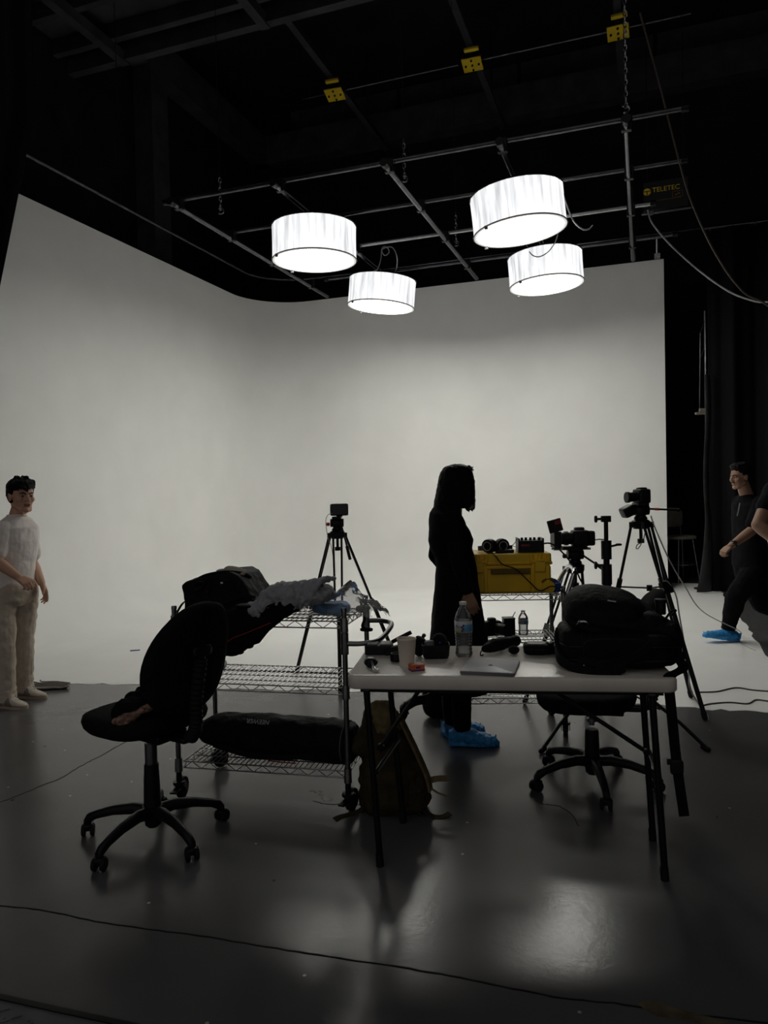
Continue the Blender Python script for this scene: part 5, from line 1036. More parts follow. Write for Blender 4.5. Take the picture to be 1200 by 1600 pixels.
# heavy light stand between the camera and the right tripod
S0 = pt(948, 900, 4.75); sx = S0.x
ls = thing('light_stand', 'thick black light stand column rising behind the camera backpack', 'stand', sx, 4.75, 0)
zt = pt(944, 806, 4.75).z
M().cyl((0, 0, 0.30), (0, 0, 0.98), 0.028, n=16).cyl((0, 0, 0.95), (0, 0, zt - 0.20), 0.020, n=16).cyl((0, 0, zt - 0.24), (0, 0, zt), 0.014, n=14).build('column', MT['black_metal'], ls)
for z_, h_ in ((0.94, 0.13), (zt - 0.22, 0.12)): M().cyl((0, 0, z_ - h_ / 2), (0, 0, z_ + h_ / 2), 0.033, n=16).build('collar', MT['black_plastic'], ls)
M().cyl((-0.02, 0, 1.0), (-0.06, 0, 1.0), 0.008).rbox((-0.07, 0, 1.0), (0.018, 0.03, 0.05), 0.6).build('lock_knob', MT['black_plastic'], ls)
M().cyl((0.02, 0, zt - 0.20), (0.07, 0, zt - 0.19), 0.007).rbox((0.08, 0, zt - 0.188), (0.04, 0.02, 0.016), 0.6).build('lock_knob', MT['black_plastic'], ls)
M().box((0.0, 0, zt - 0.02), (0.06, 0.035, 0.04)).cyl((-0.02, 0, zt - 0.02), (-0.055, 0, zt - 0.02), 0.008).rbox((-0.065, 0, zt - 0.02), (0.018, 0.03, 0.045), 0.6).build('top_socket', MT['black_plastic'], ls, bevel=0.004)
M().cyl((0, 0, 0.22), (0, 0, 0.34), 0.036, n=16).build('leg_collar', MT['black_plastic'], ls)
for px_, py_ in ((845, 1178), (1107, 1175), None or (960, 1062)):
    g = gp(px_, py_); b = loc(ls, (g[0], g[1], 0.012)); k = b.normalized() * 0.03
    lo = M().tube([(k.x, k.y, 0.62 * .55), b.lerp(Vector((0, 0, .34)), .25) + Vector((0, 0, .02)), b], 0.011, 10).build('leg', MT['black_metal'], ls)
    M().cyl((k.x * .5, k.y * .5, 0.24), Vector((b.x * .55, b.y * .55, 0.16)), 0.006, n=8).build('leg_brace', MT['black_metal'], lo)
    M().cap(b + Vector((-b.x * .05, -b.y * .05, 0.006)), b + Vector((0, 0, 0.003)), 0.014, 0.014, 10).build('rubber_foot', MT['rubber'], lo)
# bar stool in the dark beside the curtain
s_ = gp(1064, 908); bs = thing('bar_stool', 'cream padded bar stool in the dark beyond the white wall\'s right edge', 'stool', s_[0] - 0.02, s_[1] - 0.05, 0, 0.3)
M().rbox((0, 0, 0.70), (0.40, 0.38, 0.07), 0.5).build('seat', MT['stool_cream'], bs)
M().rbox((0.0, 0.20, 0.99), (0.40, 0.05, 0.28), 0.4).build('backrest', MT['stool_cream'], bs)
for x in (-0.16, 0.16): M().cyl((x, 0.17, 0.68), (x, 0.21, 0.9), 0.011).build('back_post', MT['dark_chrome'], bs)
for x in (-1, 1):
    for y in (-1, 1): M().cyl((x * 0.13, y * 0.12, 0.67), (x * 0.20, y * 0.19, 0), 0.012).build('leg', MT['pipe_bright'], bs)
M().torus((0, 0, 0.28), 0.205, 0.008, 32, 6).build('foot_ring', MT['pipe_bright'], bs)
# pole and small shelf at the curtain's edge
p = pt(1104, 700, 10.55); po = thing('stand_pole', 'thin grey metal pole standing against the curtain\'s left edge', 'pole', p.x, p.y, 0, 0)
zt2, zb2 = pt(1104, 486, 10.55).z, 0.0
M().cyl((0, 0, zb2), (0.0, 0, zt2), 0.022, n=10).build('pole', MT['pipe_steel'], po)
M().cyl((-0.09, 0, pt(1098, 640, 10.55).z), (-0.07, 0, pt(1098, 520, 10.55).z), 0.012).cyl((-0.07, 0, pt(1098, 520, 10.55).z), (0, 0, pt(1104, 500, 10.55).z), 0.012).cyl((-0.075, 0, pt(1098, 560, 10.55).z), (0, 0, pt(1104, 540, 10.55).z), 0.012).build('side_bracket', MT['pipe_steel'], po)
M().rbox((0, 0, 0.015), (0.34, 0.3, 0.03), 0.4).build('base_plate', MT['black_metal'], po)
zs_ = pt(1100, 643, 10.5).z; w = thing('wall_box', 'small white box bracketed on the grey pole beside the curtain', 'box', p.x - 0.05, p.y - 0.045, zs_, 0)
M().box((0, 0, 0.02), (0.13, 0.06, 0.05)).box((-0.03, 0, -0.025), (0.18, 0.065, 0.035)).build('box', MT['stool_cream'], w, bevel=0.005)
# folded canvas with cords by the left man's shoes
g = gp(75, 1074); mt_ = thing('canvas_sheet', 'crumpled grey canvas sheet with cords on the floor beside the left man\'s shoes', 'canvas', g[0], g[1], 0.0, 0.1)
def cv(u, v):
    x = -0.22 + 0.42 * u - 0.06 * v; y = -0.10 + 0.24 * v * (1 - 0.55 * u); k = mnoise.noise(Vector((x * 14, y * 14, 1))) * 0.014
    return (x, y, 0.016 + k + 0.006 * math.sin(v * 14))
M().sheet(cv, 36, 20).build('sheet', MT['canvas_mat'], mt_, solid=0.006, off=1)
for k in range(4): M().tube(smoothpts([(-0.18 + .03 * k, -0.06 + 0.05 * k, 0.04), (-0.06, -0.085 + 0.045 * k, 0.036), (0.05, -0.085 + 0.042 * k, 0.034), (0.17, -0.085 + 0.03 * k, 0.026)], 5), 0.005, 6).build('cord', MT['stripe'], mt_)
g = gp(132, 1018); M_ = thing('tape_scrap', 'tiny blue scrap lying on the white floor, left part', 'scrap', *gp(211, 1017), 0.003, 0.2)
M().box((0, 0, 0.003), (0.09, 0.03, 0.006)).build('scrap', MT['blue_plastic'], M_)
# ------------------------------------------------------------------ people
def sring(c, rx, ry, fx, fy, n=28, e=0.85):
    """an oval slice: rx across the body, ry front to back, (fx, fy) the way the body faces"""
    out = []; c = Vector(c)
    for i in range(n):
        a = 2 * PI * i / n; u = rx * math.copysign(abs(math.cos(a)) ** e, math.cos(a)); v = ry * math.copysign(abs(math.sin(a)) ** e, math.sin(a))
        out.append(c + Vector((u * fy + v * fx, -u * fx + v * fy, 0)))
    return out
def hframe(c, fx, fy, nod=0, lean=0, s=1.0):
    """head space: x to the person's right, y out of the face, z up"""
    X = Vector((fy, -fx, 0)); Y = Vector((fx, fy, 0))
    R = Matrix((X, Y, Vector((0, 0, 1)))).transposed().to_4x4()
    return Matrix.Translation(c) @ R @ Matrix.Rotation(math.radians(-nod), 4, 'X') @ Matrix.Rotation(math.radians(lean), 4, 'Y') @ Matrix.Diagonal((s, s, s, 1))
def head_shapes(m, T):
    m.at(T)
    m.ell((0, -0.012, 0.032), (0.075, 0.096, 0.085), 24, 16).ell((0, 0.026, -0.028), (0.062, 0.060, 0.082), 20, 14).ell((0, 0.03, -0.068), (0.050, 0.050, 0.044), 20, 12)
    m.ell((0, 0.070, -0.096), (0.024, 0.018, 0.018)).cap((0, 0.084, 0.012), (0, 0.102, -0.020), 0.0085, 0.0125, 10)
    for s in (-1, 1):
        m.ell((s * 0.012, 0.094, -0.024), (0.009, 0.010, 0.008)).ell((s * 0.040, 0.058, -0.020), (0.024, 0.026, 0.022)).ell((s * 0.077, -0.006, -0.008), (0.008, 0.019, 0.031)).ell((s * 0.081, -0.014, 0.004), (0.007, 0.010, 0.018))
        m.cap((s * 0.012, 0.083, 0.024), (s * 0.046, 0.068, 0.022), 0.0095, 0.008, 8)
        m.cap((s * 0.055, 0.0, -0.06), (s * 0.028, 0.06, -0.092), 0.018, 0.016, 8)
    m.cap((-0.016, 0.080, -0.053), (0.016, 0.080, -0.053), 0.0075, 0.0075, 8).cap((-0.014, 0.079, -0.064), (0.014, 0.079, -0.064), 0.0075, 0.0075, 8)
    m.at()
def face_parts(p, T, hair):
    for s in (-1, 1):
        e = M().at(T).ell((s * 0.031, 0.0755, 0.004), (0.0135, 0.011, 0.0085)).build('eye', MT['eye_white'], p)
        M().at(T).ell((s * 0.031 + 0.001, 0.0845, 0.004), (0.0055, 0.0035, 0.0060)).build('iris', MT['iris'], e)
        M().at(T).chain([(s * 0.012, 0.092, 0.021), (s * 0.030, 0.086, 0.028), (s * 0.048, 0.072, 0.024)], [0.0035, 0.0042, 0.0028], 8).build('eyebrow', MT['hair_black'], p)
    M().at(T).cap((-0.017, 0.0835, -0.0535), (0.017, 0.0835, -0.0535), 0.0058, 0.0058, 8).cap((-0.014, 0.083, -0.0625), (0.014, 0.083, -0.0625), 0.0062, 0.0062, 8).build('lips', MT['lip'], p)
def hand_shapes(m, w, d, n, thumb, curl=25, s=1.0, spread=1.0, curls=None):
    """w wrist, d along the hand, n the way the palm looks, thumb +-1 = side of the thumb"""
    w = Vector(w); d = Vector(d).normalized(); n = Vector(n); n = (n - d * n.dot(d)).normalized(); x = d.cross(n) * thumb
    for k in range(4):
        o = (0.030 - 0.020 * k) * s; L_ = (0.088, 0.092, 0.088, 0.080)[k] * s
        m.cap(w + x * o * .55 + d * 0.012 * s, w + x * o + d * L_, 0.0155 * s, 0.0125 * s, 10)
    for k in range(4):
        o = (0.030 - 0.020 * k) * s; p = w + x * o + d * (0.088, 0.092, 0.088, 0.080)[k] * s; a = 0; q = d.copy()
        ln = (0.070, 0.078, 0.072, 0.056)[k] * s
        for j, fr in enumerate((0.44, 0.32, 0.24)):
            a += math.radians((curls[k] if curls else curl) * (0.7 if j == 0 else 1.0)); dirv = d * math.cos(a) + n * math.sin(a) + x * 0.05 * (1.5 - k) * spread * (1 if j == 0 else .6)
            e = p + dirv.normalized() * ln * fr; m.cap(p, e, (0.0092 - .0006 * j) * s, (0.0086 - .0007 * j) * s, 9); p = e
    b = w + x * 0.022 * s + d * 0.022 * s; t1 = b + (x * 0.75 + d * 0.75 + n * 0.35).normalized() * 0.040 * s; t2 = t1 + (x * 0.30 + d * 0.9 + n * 0.45).normalized() * 0.032 * s; t3 = t2 + (d * 0.9 + n * 0.5 - x * .1).normalized() * 0.024 * s
    m.cap(b, t1, 0.0155 * s, 0.0115 * s, 10).cap(t1, t2, 0.0115 * s, 0.0095 * s, 10).cap(t2, t3, 0.0095 * s, 0.0080 * s, 10)
def limb(m, a, b, r0, rm, r1, n=16, bulge=0.35):
    a, b = Vector(a), Vector(b); c = a.lerp(b, bulge); m.cap(a, c, r0, rm, n).cap(c, b, rm, r1, n)
def body_torso(m, hip, chest, neck, fx, fy, s=0.9):
    hip, chest, neck = Vector(hip), Vector(chest), Vector(neck)
    m.rings([sring(hip - Vector((0, 0, 0.08)), 0.12 * s, 0.10 * s, fx, fy), sring(hip, 0.165 * s, 0.115 * s, fx, fy), sring(hip.lerp(chest, .45), 0.135 * s, 0.10 * s, fx, fy), sring(chest, 0.165 * s, 0.115 * s, fx, fy), sring(chest.lerp(neck, .6), 0.165 * s, 0.095 * s, fx, fy), sring(neck - Vector((0, 0, 0.015)), 0.07 * s, 0.06 * s, fx, fy)])
def short_hair(T, p, lift=0.0, fringe=True):
    h = M().at(T); rnd = random.Random(5)
    h.ell((0, -0.026, 0.056), (0.085, 0.100, 0.074 + lift), 24, 14).ell((0, -0.080, 0.0), (0.066, 0.036, 0.070))
    for s in (-1, 1): h.ell((s * 0.070, -0.030, 0.022), (0.014, 0.045, 0.050)).ell((s * 0.071, 0.008, 0.040), (0.011, 0.016, 0.034))
    if fringe:
        h.ell((0, 0.030, 0.088), (0.074, 0.058, 0.042))
        for k in range(13):
            x = -0.066 + 0.011 * k; h.cap((x * .8, 0.050, 0.098), (x + 0.006, 0.094 - x * x * 8, 0.050 + rnd.uniform(-.010, .010) + abs(x) * .12), 0.020, 0.009, 8)
        for k in range(8):
            x = rnd.uniform(-.04, .04); y = rnd.uniform(-.05, .05); h.cap((x, y, 0.11), (x + .012, y + .03, 0.136), 0.018, 0.008, 8)
    else:
        h.ell((0, 0.030, 0.094), (0.066, 0.050, 0.034 + lift))
        for k in range(22):
            x = rnd.uniform(-.055, .055); y = rnd.uniform(-.04, .062); h.ell((x, y, 0.112 + lift - 2.2 * x * x - max(0, y) * .2), (0.016, 0.016, 0.014))
    h.at(); return h.build('hair', MT['hair_black'], p, voxel=0.005, relax=2, lump=0.008, lscale=0.02)
def shoe(p, heel, toe, m, msole, stripes=True, w=0.048):
    heel, toe = Vector(heel), Vector(toe); d = toe - heel; L_ = d.length; d.normalize(); a = math.degrees(math.atan2(d.y, d.x)); T = tf(heel, rz=a)
    def sec(x, hw, z0, z1): return [Vector((x, hw * c, z0 + (z1 - z0) * k)) for c, k in ((-.9, 0), (.9, 0), (1, .35), (.8, .8), (.4, 1), (-.4, 1), (-.8, .8), (-1, .35))]
    S = M().at(T); S.rings([sec(x * L_, hw, 0.018, h) for x, hw, h in ((0.0, .022, .07), (0.03, .032, .088), (0.18, .036, .095), (0.34, .038, .092), (0.5, .042, .075), (0.68, .047, .058), (0.86, .042, .046), (0.96, .028, .038), (1.0, .012, .03))])
    o = S.build('shoe', m, p, sub=1)
    so = M().at(T); so.rings([[Vector((x * L_, hw * c, z)) for c, z in ((-1, 0), (1, 0), (1.04, .02), (-1.04, .02))] for x, hw in ((-0.01, .02), (0.02, .034), (0.2, .038), (0.4, .036), (0.68, .050), (0.88, .044), (0.98, .026), (1.015, .010))])
    so.build('sole', msole, o)
    if stripes:
        for k in range(3):
            x = L_ * (0.36 + 0.09 * k)
            for s in (-1, 1): M().at(T).ribbon([(x + .02, s * 0.043, 0.028), (x + .004, s * 0.044, 0.05), (x - .012, s * 0.034, 0.077)], 0.012, 0.006, (1, 0, 0)).build('stripe', MT['stripe'], o)
    la = M().at(T)
    for k in range(5): x = L_ * (0.38 + 0.06 * k); la.tube([(x, -0.026, 0.094 - .0075 * k), (x + .006, 0, 0.098 - .0075 * k), (x, 0.026, 0.094 - .0075 * k)], 0.0035, 6)
    la.build('laces', MT['white_shirt'], o); return o
def shoe_cover(p, heel, toe, lift=0.0):
    heel, toe = Vector(heel), Vector(toe); d = toe - heel; L_ = d.length; a = math.degrees(math.atan2(d.y, d.x)); up = math.degrees(math.asin(max(-1, min(1, d.z / L_)))); T = tf(heel, rz=a, ry=-up)
    S = M().at(T); rs = []
    for x, hw, z1 in ((-0.03, .02, .05), (-0.02, .045, .085), (0.10, .056, .105), (0.30, .060, .110), (0.48, .062, .095), (0.66, .064, .075), (0.84, .056, .06), (0.97, .036, .046), (1.03, .012, .03)):
        rs.append([(x * L_, hw * math.cos(q), max(0.0, z1 / 2 + z1 / 2 * math.sin(q))) for q in [2 * PI * k / 18 for k in range(18)]])
    S.rings(rs)
    for k in range(16):
        x = (0.02 + 0.06 * k) * L_
        for s in (-1, 1): S.cap((x, s * 0.052 * (1 - .35 * max(0, k - 10) / 5), 0.012), (x + .012 * (1 if k % 2 else -1), s * 0.036, 0.088 - .0035 * max(0, k - 4)), 0.009, 0.006, 7)
    o = S.build('shoe_cover', MT['blue_film'], p, voxel=0.006, relax=1, lump=0.016, lscale=0.03, label='blue plastic shoe cover'); return o
# ---- left man in white t-shirt
D = 5.44
g0 = gp(22, 1098); m1 = thing('person', 'man in a white t-shirt and khaki trousers standing at the left edge', 'person', g0[0], g0[1], 0)
D = g0[1]
def J(t, px, py, dd=0.0): return loc(t, pt(px, py, D + dd))
fx, fy = 0.97, -0.22
neck = J(m1, 26, 806); chest = J(m1, 24, 846); hip = J(m1, 19, 918)
hc = J(m1, 33.5, 775, -0.01)
sN, sF = J(m1, 5, 826, -0.15), J(m1, 45, 826, 0.14)
eN, wN = J(m1, -7, 876, -0.20), J(m1, 30, 903, -0.30)
eF, wF = J(m1, 51, 880, 0.19), J(m1, 65, 911, 0.08)
T = hframe(hc, 0.78, -0.62, 4, 0, 1.06)
b = M(); head_shapes(b, T); b.cap(hc + Vector((-0.015, 0.012, -0.06)), neck + Vector((0, 0, -0.02)), 0.054, 0.060)
body_torso(b, hip, chest, neck, fx, fy)
for s_, e_, w_ in ((sN, eN, wN), (sF, eF, wF)): limb(b, s_, e_, 0.050, 0.048, 0.036); limb(b, e_, w_, 0.040, 0.041, 0.027, bulge=0.3)
hand_shapes(b, wN, J(m1, 47, 913, -0.34) - wN, (0.2, 0.3, -1), 1, 62)
hand_shapes(b, wF, J(m1, 74, 935, 0.06) - wF, (-0.5, -0.6, -0.3), -1, 24, curls=(12, 20, 28, 30))
kN, aN = J(m1, 6, 1005, -0.12), J(m1, 8, 1085, -0.10); kF, aF = J(m1, 35, 1000, 0.08), J(m1, 36, 1074, 0.16)
aN.z = aF.z = 0.085
hN, hF = hip + Vector((-0.05, -0.08, -0.03)), hip + Vector((0.05, 0.08, -0.03))
for h_, k_, a_ in ((hN, kN, aN), (hF, kF, aF)): limb(b, h_, k_, 0.082, 0.074, 0.052); limb(b, k_, a_, 0.054, 0.054, 0.036)
b.build('body', MT['skin_light'], m1, voxel=0.0055, relax=2)
face_parts(m1, T, None); short_hair(T, m1)
sh = M(); 
sh.rings([sring(hip + Vector((0, 0, 0.015)), 0.180, 0.132, fx, fy), sring(hip + Vector((0, 0, 0.08)), 0.175, 0.128, fx, fy), sring(hip.lerp(chest, .5), 0.168, 0.125, fx, fy), sring(chest + Vector((0, 0, 0.0)), 0.188, 0.132, fx, fy), sring(chest.lerp(neck, .55), 0.186, 0.118, fx, fy), sring(neck + Vector((0, 0, -0.03)), 0.12, 0.085, fx, fy), sring(neck + Vector((0, 0, 0.0)), 0.066, 0.062, fx, fy)])
for s_, e_ in ((sN, eN), (sF, eF)): q = s_.lerp(e_, 0.72); sh.cap(s_, q, 0.060, 0.066)
for q in ((4, 842, 14, 832), (6, 850, 20, 845)):
    sh.cap(J(m1, q[0], q[1], -0.115), J(m1, q[2], q[3], -0.125), 0.010, 0.007, 8)
sh.build('t_shirt', MT['white_shirt'], m1, voxel=0.006, relax=3, lump=0.012, lscale=0.09)
M().torus(neck + Vector((0.004, -0.003, 0.004)), 0.064, 0.007, 32, 8).build('collar', MT['white_shirt'], m1)
tr_ = M(); tr_.rings([sring(hip + Vector((0, 0, 0.055)), 0.168, 0.122, fx, fy), sring(hip, 0.180, 0.132, fx, fy), sring(hip - Vector((0, 0, 0.09)), 0.172, 0.13, fx, fy), sring(hip - Vector((0, 0, 0.13)), 0.12, 0.10, fx, fy)])
for h_, k_, a_ in ((hN, kN, aN), (hF, kF, aF)):
    c_ = a_ + Vector((0, 0, 0.0)); tr_.cap(h_, k_, 0.105, 0.083).cap(k_, c_, 0.083, 0.074); tr_.rings([sring(c_ + Vector((0, 0, z)), r, r, 1, 0) for z, r in ((-0.045, 0.076), (0.0, 0.078), (0.05, 0.07))])
    for q in (0.0, 0.035): tr_.torus(c_ + Vector((0, 0, q + .01)), 0.074, 0.009, 20, 6, T=tf(rx=8, ry=6).to_3x3().to_4x4())
tr_.build('trousers', MT['khaki'], m1, voxel=0.0075, relax=3, lump=0.022, lscale=0.08)
M().tube([hip + Vector((x, -0.142 - .0 * k, -0.02 - 0.10 * k)) for k, x in ((0, -.075), (.5, -0.09), (1, -0.12))], 0.004).build('pocket_seam', MT['stripe'], m1)
def G(t, px, py): l, d = gp(px, py); return loc(t, (l, d, 0))
nh, nt = G(m1, -18, 1108), G(m1, 43, 1104); shoe(m1, Vector((aN.x - .06, aN.y + .0, 0)), Vector((aN.x + .19, aN.y - .07, 0)), MT['sneaker'], MT['sneaker_sole'])
shoe(m1, Vector((aF.x - .065, aF.y + .0, 0)), Vector((aF.x + .20, aF.y - .06, 0)), MT['sneaker'], MT['sneaker_sole'])
# ---- woman in black, seen from behind
g0 = gp(716, 1163); w1 = thing('person', 'woman in a long black dress and blue shoe covers standing behind the table', 'person', g0[0], g0[1] + 0.02, 0)
D = g0[1] + 0.02; fx, fy = 0.93, 0.36
def ring_px(t, x0, x1, y, ry, dd=0, ff=(1.0, 0.0)):
    a, c = J(t, x0, y, dd), J(t, x1, y, dd); m = (a + c) / 2; return sring(m, ry, (c - a).length / 2, *ff, n=32, e=0.9)
hc = J(w1, 714, 758); neck = J(w1, 708, 800); chest = J(w1, 706, 842); hip = J(w1, 713, 930)
T = hframe(hc, 0.85, 0.52, 16, 0, 0.93)
b = M(); head_shapes(b, T); b.cap(hc + Vector((-0.015, -0.01, -0.06)), neck + Vector((0, 0, -0.03)), 0.045, 0.052)
body_torso(b, hip, chest, neck, fx, fy, 0.66)
sN, sF = neck + Vector((0.0, -0.14, -0.06)), neck + Vector((-0.045, 0.15, -0.055))
eN, wN = J(w1, 716, 874, -0.18), J(w1, 730, 926, -0.20); eF, wF = J(w1, 680, 868, 0.19), J(w1, 712, 905, 0.22)
for s_, e_, w_ in ((sN, eN, wN), (sF, eF, wF)): limb(b, s_, e_, 0.036, 0.036, 0.030); limb(b, e_, w_, 0.034, 0.035, 0.024, bulge=.3)
hand_shapes(b, wN, J(w1, 738, 950, -0.20) - wN, (0.3, 1, 0), -1, 26, 0.95)
hand_shapes(b, wF, Vector((0.8, -0.1, -0.2)), (0, -1, 0), 1, 20, 0.95)
aN, aF = J(w1, 722, 1134, -0.03), J(w1, 706, 1124, 0.13); aN.z, aF.z = 0.10, 0.10
kN, kF = Vector((aN.x * .9, aN.y, 0.46)), Vector((aF.x, aF.y, 0.46))
for h_, k_, a_ in ((hip + Vector((0, -.07, -.05)), kN, aN), (hip + Vector((0, .07, -.05)), kF, aF)): limb(b, h_, k_, 0.08, 0.07, 0.048); limb(b, k_, a_, 0.050, 0.052, 0.034)
b.build('body', MT['skin_mid'], w1, voxel=0.0055, relax=2)
face_parts(w1, T, None)
dr = M()
rg_ = [(671, 766, 1074, 0.24), (671, 765, 1030, 0.23), (672, 762, 1000, 0.22), (675, 754, 960, 0.20), (679, 749, 925, 0.185), (681, 743.5, 885, 0.15), (678, 741, 868, 0.14), (671, 737.5, 857, 0.15), (669, 739.5, 843, 0.16), (669.5, 734, 829, 0.175), (670, 723, 813, 0.185), (672, 719, 802, 0.16), (677, 718.5, 793, 0.10), (684, 718, 786, 0.075), (690, 718, 778, 0.06)]
dr.rings([ring_px(w1, *q) for q in rg_])
dr.cap(sN + Vector((-.01, 0.02, 0)), eN, 0.066, 0.048).cap(eN, wN + (eN - wN) * .12, 0.048, 0.041).cap(sF, eF, 0.06, 0.046).cap(eF, wF, 0.046, 0.038)
dr.build('dress', MT['black_cloth'], w1, voxel=0.007, relax=4, lump=0.012, lscale=0.1)
lg_ = M()
for k_, a_ in ((kN, aN), (kF, aF)): lg_.cap(k_, a_ + Vector((0, 0, 0.02)), 0.068, 0.055).cap(a_ + Vector((0, 0, .05)), a_ + Vector((0.0, 0, -0.02)), 0.052, 0.048)
lg_.build('trousers', MT['black_cloth'], w1, voxel=0.007, relax=3, lump=0.01, lscale=0.06)
hr = M()
hpx = [(704, 722, 725.5, 0.03), (693, 734, 730, 0.065), (688, 738.5, 738, 0.08), (684, 741.5, 752, 0.088), (681, 742.5, 770, 0.09), (678.5, 742.5, 783, 0.088), (677, 741.5, 790, 0.085), (678, 739, 794, 0.07)]
hr.rings([ring_px(w1, q[0], q[1], q[2], q[3]) for q in reversed(hpx)])
for k in range(7): hr.cap(J(w1, 726 + 2.2 * k, 780, -0.05 + 0.016 * k), J(w1, 729 + 1.9 * k, 797 + (k % 3) * 1.5, -0.05 + 0.016 * k), 0.018, 0.005, 8)
hr.build('hair', MT['hair_black'], w1, voxel=0.006, relax=2, lump=0.010, lscale=0.03)
gl = M().at(tf(J(w1, 735, 732, -0.01), rz=-10, ry=50, s=(1.2, 1.0, 1.3)))
gl.rbox((0, -0.035, 0), (0.035, 0.055, 0.018), 0.6).rbox((0, 0.035, 0), (0.035, 0.055, 0.018), 0.6).tube([(0, -0.02, 0.008), (0.004, 0, 0.012), (0, 0.02, 0.008)], 0.003)
for s in (-1, 1): gl.tube([(0, s * 0.062, 0), (-0.03, s * 0.075, -0.02), (-0.06, s * 0.078, -0.05)], 0.003)
sg_ = gl.build('sunglasses', MT['screen'], w1, label='dark sunglasses pushed up on the hair')
def flr(t, px, py, z=0.0): l, d = gp(px, py); return loc(t, (l, d, z))
shoe_cover(w1, Vector((aN.x - 0.07, aN.y + 0.01, 0)), Vector((aN.x + 0.205, aN.y - 0.03, 0)))
shoe_cover(w1, Vector((aF.x - 0.05, aF.y, 0)), Vector((aF.x + 0.20, aF.y + 0.05, 0)))
# ---- man striding at the right
g0 = gp(1140, 1002); r1 = thing('person', 'man in black striding left in one visible blue shoe cover at the right', 'person', g0[0], g0[1], 0)
D = g0[1]; fx, fy = -0.98, -0.15
hc = J(r1, 1156.5, 745); neck = J(r1, 1168, 775, 0.02); chest = J(r1, 1173, 808, 0.02); hip = J(r1, 1173, 884, 0.02)
T = hframe(hc, -0.97, -0.2, 6, 0, 1.0)
b = M(); head_shapes(b, T); b.cap(hc + Vector((0.02, 0, -0.06)), neck + Vector((0, 0, -0.02)), 0.056, 0.064); body_torso(b, hip, chest, neck, fx, fy, 0.95)
sN, sF = neck + Vector((0.045, -0.18, -0.065)), neck + Vector((0.02, 0.19, -0.065))
eN, wN = J(r1, 1175, 829, -0.24), J(r1, 1142, 853, -0.30); eF, wF = J(r1, 1200, 832, 0.22), J(r1, 1192, 872, 0.2)
for s_, e_, w_ in ((sN, eN, wN), (sF, eF, wF)): limb(b, s_, e_, 0.055, 0.054, 0.044); limb(b, e_, w_, 0.047, 0.046, 0.030, bulge=.3)
hand_shapes(b, wN, J(r1, 1132, 861, -0.30) - wN, (0.5, 0.4, -0.8), -1, 66)
hand_shapes(b, wF, Vector((-.2, 0, -1)), (-1, 0, 0), 1, 25)
kN, aN = J(r1, 1149, 934, -0.06), J(r1, 1139, 984, -0.02); kF, aF = J(r1, 1190, 942, 0.1), J(r1, 1235, 984, 0.1)
aN.z = 0.085; aF.z = 0.13
hN, hF = hip + Vector((0, -.085, -.03)), hip + Vector((0, .085, -.03))
for h_, k_, a_ in ((hN, kN, aN), (hF, kF, aF)): limb(b, h_, k_, 0.085, 0.076, 0.054); limb(b, k_, a_, 0.056, 0.056, 0.038)
b.build('body', MT['skin_mid'], r1, voxel=0.006, relax=2)
face_parts(r1, T, None); short_hair(T, r1, 0.012, fringe=False)
M().at(T).cap((-0.015, 0.0875, -0.044), (0.015, 0.0875, -0.044), 0.004, 0.004, 8).build('moustache', MT['hair_black'], r1)
sh = M(); sh.rings([sring(hip + Vector((0, 0, 0.0)), 0.185, 0.145, fx, fy), sring(hip.lerp(chest, .5), 0.178, 0.14, fx, fy), sring(chest, 0.20, 0.145, fx, fy), sring(chest.lerp(neck, .55), 0.195, 0.125, fx, fy), sring(neck + Vector((0, 0, -0.025)), 0.12, 0.09, fx, fy), sring(neck + Vector((0, 0, 0.015)), 0.07, 0.068, fx, fy)])
for s_, e_ in ((sN, eN), (sF, eF)): sh.cap(s_, s_.lerp(e_, .75), 0.078, 0.082)
sh.build('t_shirt', MT['black_cloth'], r1, voxel=0.008, relax=4, lump=0.014, lscale=0.1)
tr_ = M(); tr_.rings([sring(hip + Vector((0, 0, 0.05)), 0.172, 0.13, fx, fy), sring(hip, 0.182, 0.14, fx, fy), sring(hip - Vector((0, 0, 0.13)), 0.14, 0.12, fx, fy)])
for h_, k_, a_ in ((hN, kN, aN), (hF, kF, aF)):
    tr_.cap(h_, k_, 0.118, 0.098).cap(k_, a_ + Vector((0, 0, .07)), 0.098, 0.066); tr_.torus(a_ + Vector((0, 0, .05)), 0.056, 0.014, 20, 8)
tr_.build('trousers', MT['black_cloth'], r1, voxel=0.008, relax=3, lump=0.02, lscale=0.09)
wd_ = (wN - eN).normalized(); x_, y_ = frame(wd_); wc = wN - wd_ * 0.03
Tw = Matrix((x_, y_, wd_)).transposed().to_4x4()
wa = M().torus(wc, 0.034, 0.006, 24, 8, T=Tw, sy=1.0).build('watch_strap', MT['black_plastic'], r1)
vd = Vector((-0.2, -0.9, 0.3)); vd = (vd - wd_ * vd.dot(wd_)).normalized(); M().cyl(wc + vd * 0.03, wc + vd * 0.044, 0.019, n=20).build('watch_face', MT['dark_chrome'], wa)
M().ribbon([J(r1, 1156, 786, -0.13), J(r1, 1154, 797, -0.16), J(r1, 1152, 806, -0.17)], 0.008, 0.003, (1, 0, 0)).build('lanyard', MT['grey_text'], r1)
hl = Vector((aN.x + 0.075, aN.y, 0)); shoe_cover(r1, hl, Vector((aN.x - 0.255, aN.y - 0.02, 0.055)))
shoe_cover(r1, Vector((aF.x + 0.06, aF.y, 0.075)), Vector((aF.x - 0.18, aF.y - .02, 0.004)))
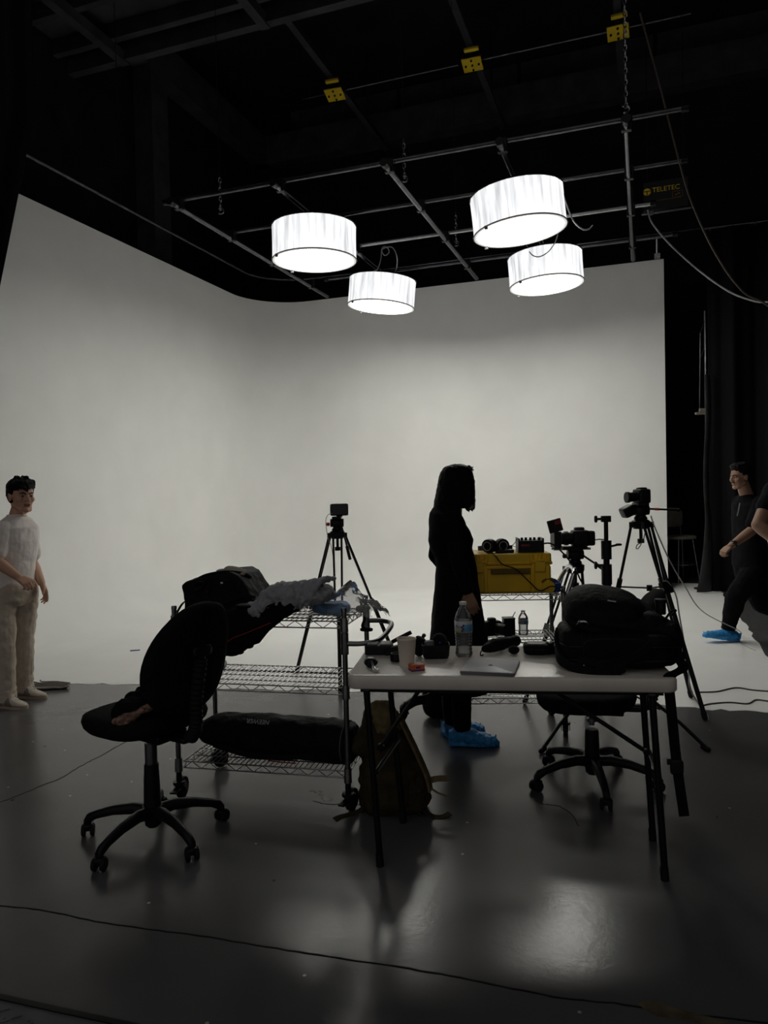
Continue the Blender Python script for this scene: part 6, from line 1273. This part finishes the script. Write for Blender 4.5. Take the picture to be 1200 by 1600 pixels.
# ---- person cut by the right edge
g0 = gp(1236, 1050); q1 = thing('person', 'person in a dark t-shirt cut by the right edge, only a bent arm showing', 'person', g0[0] + 0.02, 5.75, 0)
D = 5.75; fx, fy = -0.35, -0.94
neck = J(q1, 1241, 741); hc = neck + Vector((-0.02, -0.03, 0.155)); chest = neck - Vector((0, 0, 0.22)); hip = neck - Vector((0, 0, 0.62))
sR, sL = J(q1, 1209, 766), J(q1, 1209, 766) + Vector((0.36, -.13, 0)); eR, wR = J(q1, 1185, 820, -0.10), J(q1, 1214, 848, -0.22); eL, wL = sL + Vector((.1, -.05, -.28)), chest + Vector((-0.02, -0.2, -0.13))
T = hframe(hc, fx, fy, 4); b = M(); head_shapes(b, T); b.cap(hc + Vector((0, .02, -0.06)), neck, 0.055, 0.062); body_torso(b, hip, chest, neck, fx, fy, 0.95)
for s_, e_, w_ in ((sR, eR, wR), (sL, eL, wL)): limb(b, s_, e_, 0.056, 0.060, 0.050); limb(b, e_, w_, 0.052, 0.050, 0.032, bulge=.3)
hand_shapes(b, wR, Vector((1, -.1, .15)), (0.1, .8, -.2), 1, 30); hand_shapes(b, wL, Vector((-1, .1, .1)), (0.1, .8, 0), -1, 30)
for s in (-1, 1):
    k_ = hip + Vector((s * .09, 0, -.45)); a_ = Vector((k_.x, k_.y + .02, 0.085)); limb(b, hip + Vector((s * .085, 0, -.04)), k_, 0.085, 0.076, 0.054); limb(b, k_, a_, 0.056, 0.056, 0.038)
b.build('body', MT['skin_mid'], q1, voxel=0.006, relax=2); face_parts(q1, T, None); short_hair(T, q1, 0, False)
sh = M(); sh.rings([sring(hip, 0.185, 0.145, fx, fy), sring(chest, 0.20, 0.145, fx, fy), sring(chest.lerp(neck, .55), 0.19, 0.125, fx, fy), sring(neck + Vector((0, 0, -0.025)), 0.12, 0.09, fx, fy), sring(neck + Vector((0, 0, 0.01)), 0.07, 0.068, fx, fy)])
for s_, e_ in ((sR, eR), (sL, eL)): sh.cap(s_, s_.lerp(e_, .50), 0.075, 0.076)
sh.build('t_shirt', MT['navy_cloth'], q1, voxel=0.008, relax=4, lump=0.012, lscale=0.1)
tr_ = M(); tr_.rings([sring(hip + Vector((0, 0, 0.05)), 0.172, 0.13, fx, fy), sring(hip, 0.182, 0.14, fx, fy), sring(hip - Vector((0, 0, 0.13)), 0.14, 0.12, fx, fy)])
for s in (-1, 1): k_ = hip + Vector((s * .09, 0, -.45)); tr_.cap(hip + Vector((s * .085, 0, -.04)), k_, 0.11, 0.085).cap(k_, Vector((k_.x, k_.y + .02, 0.14)), 0.085, 0.07)
tr_.build('trousers', MT['black_cloth'], q1, voxel=0.008, relax=3)
for s in (-1, 1): shoe(q1, Vector((hip.x + s * .09 + .03, hip.y + .07, 0)), Vector((hip.x + s * .09 - .06, hip.y - .18, 0)), MT['black_plastic'], MT['rubber'], False)
wd_ = (wR - eR).normalized(); x_, y_ = frame(wd_)
M().torus(wR - wd_ * .045, 0.038, 0.006, 24, 8, T=Matrix((x_, y_, wd_)).transposed().to_4x4()).build('bracelet', MT['white_plastic'], q1)
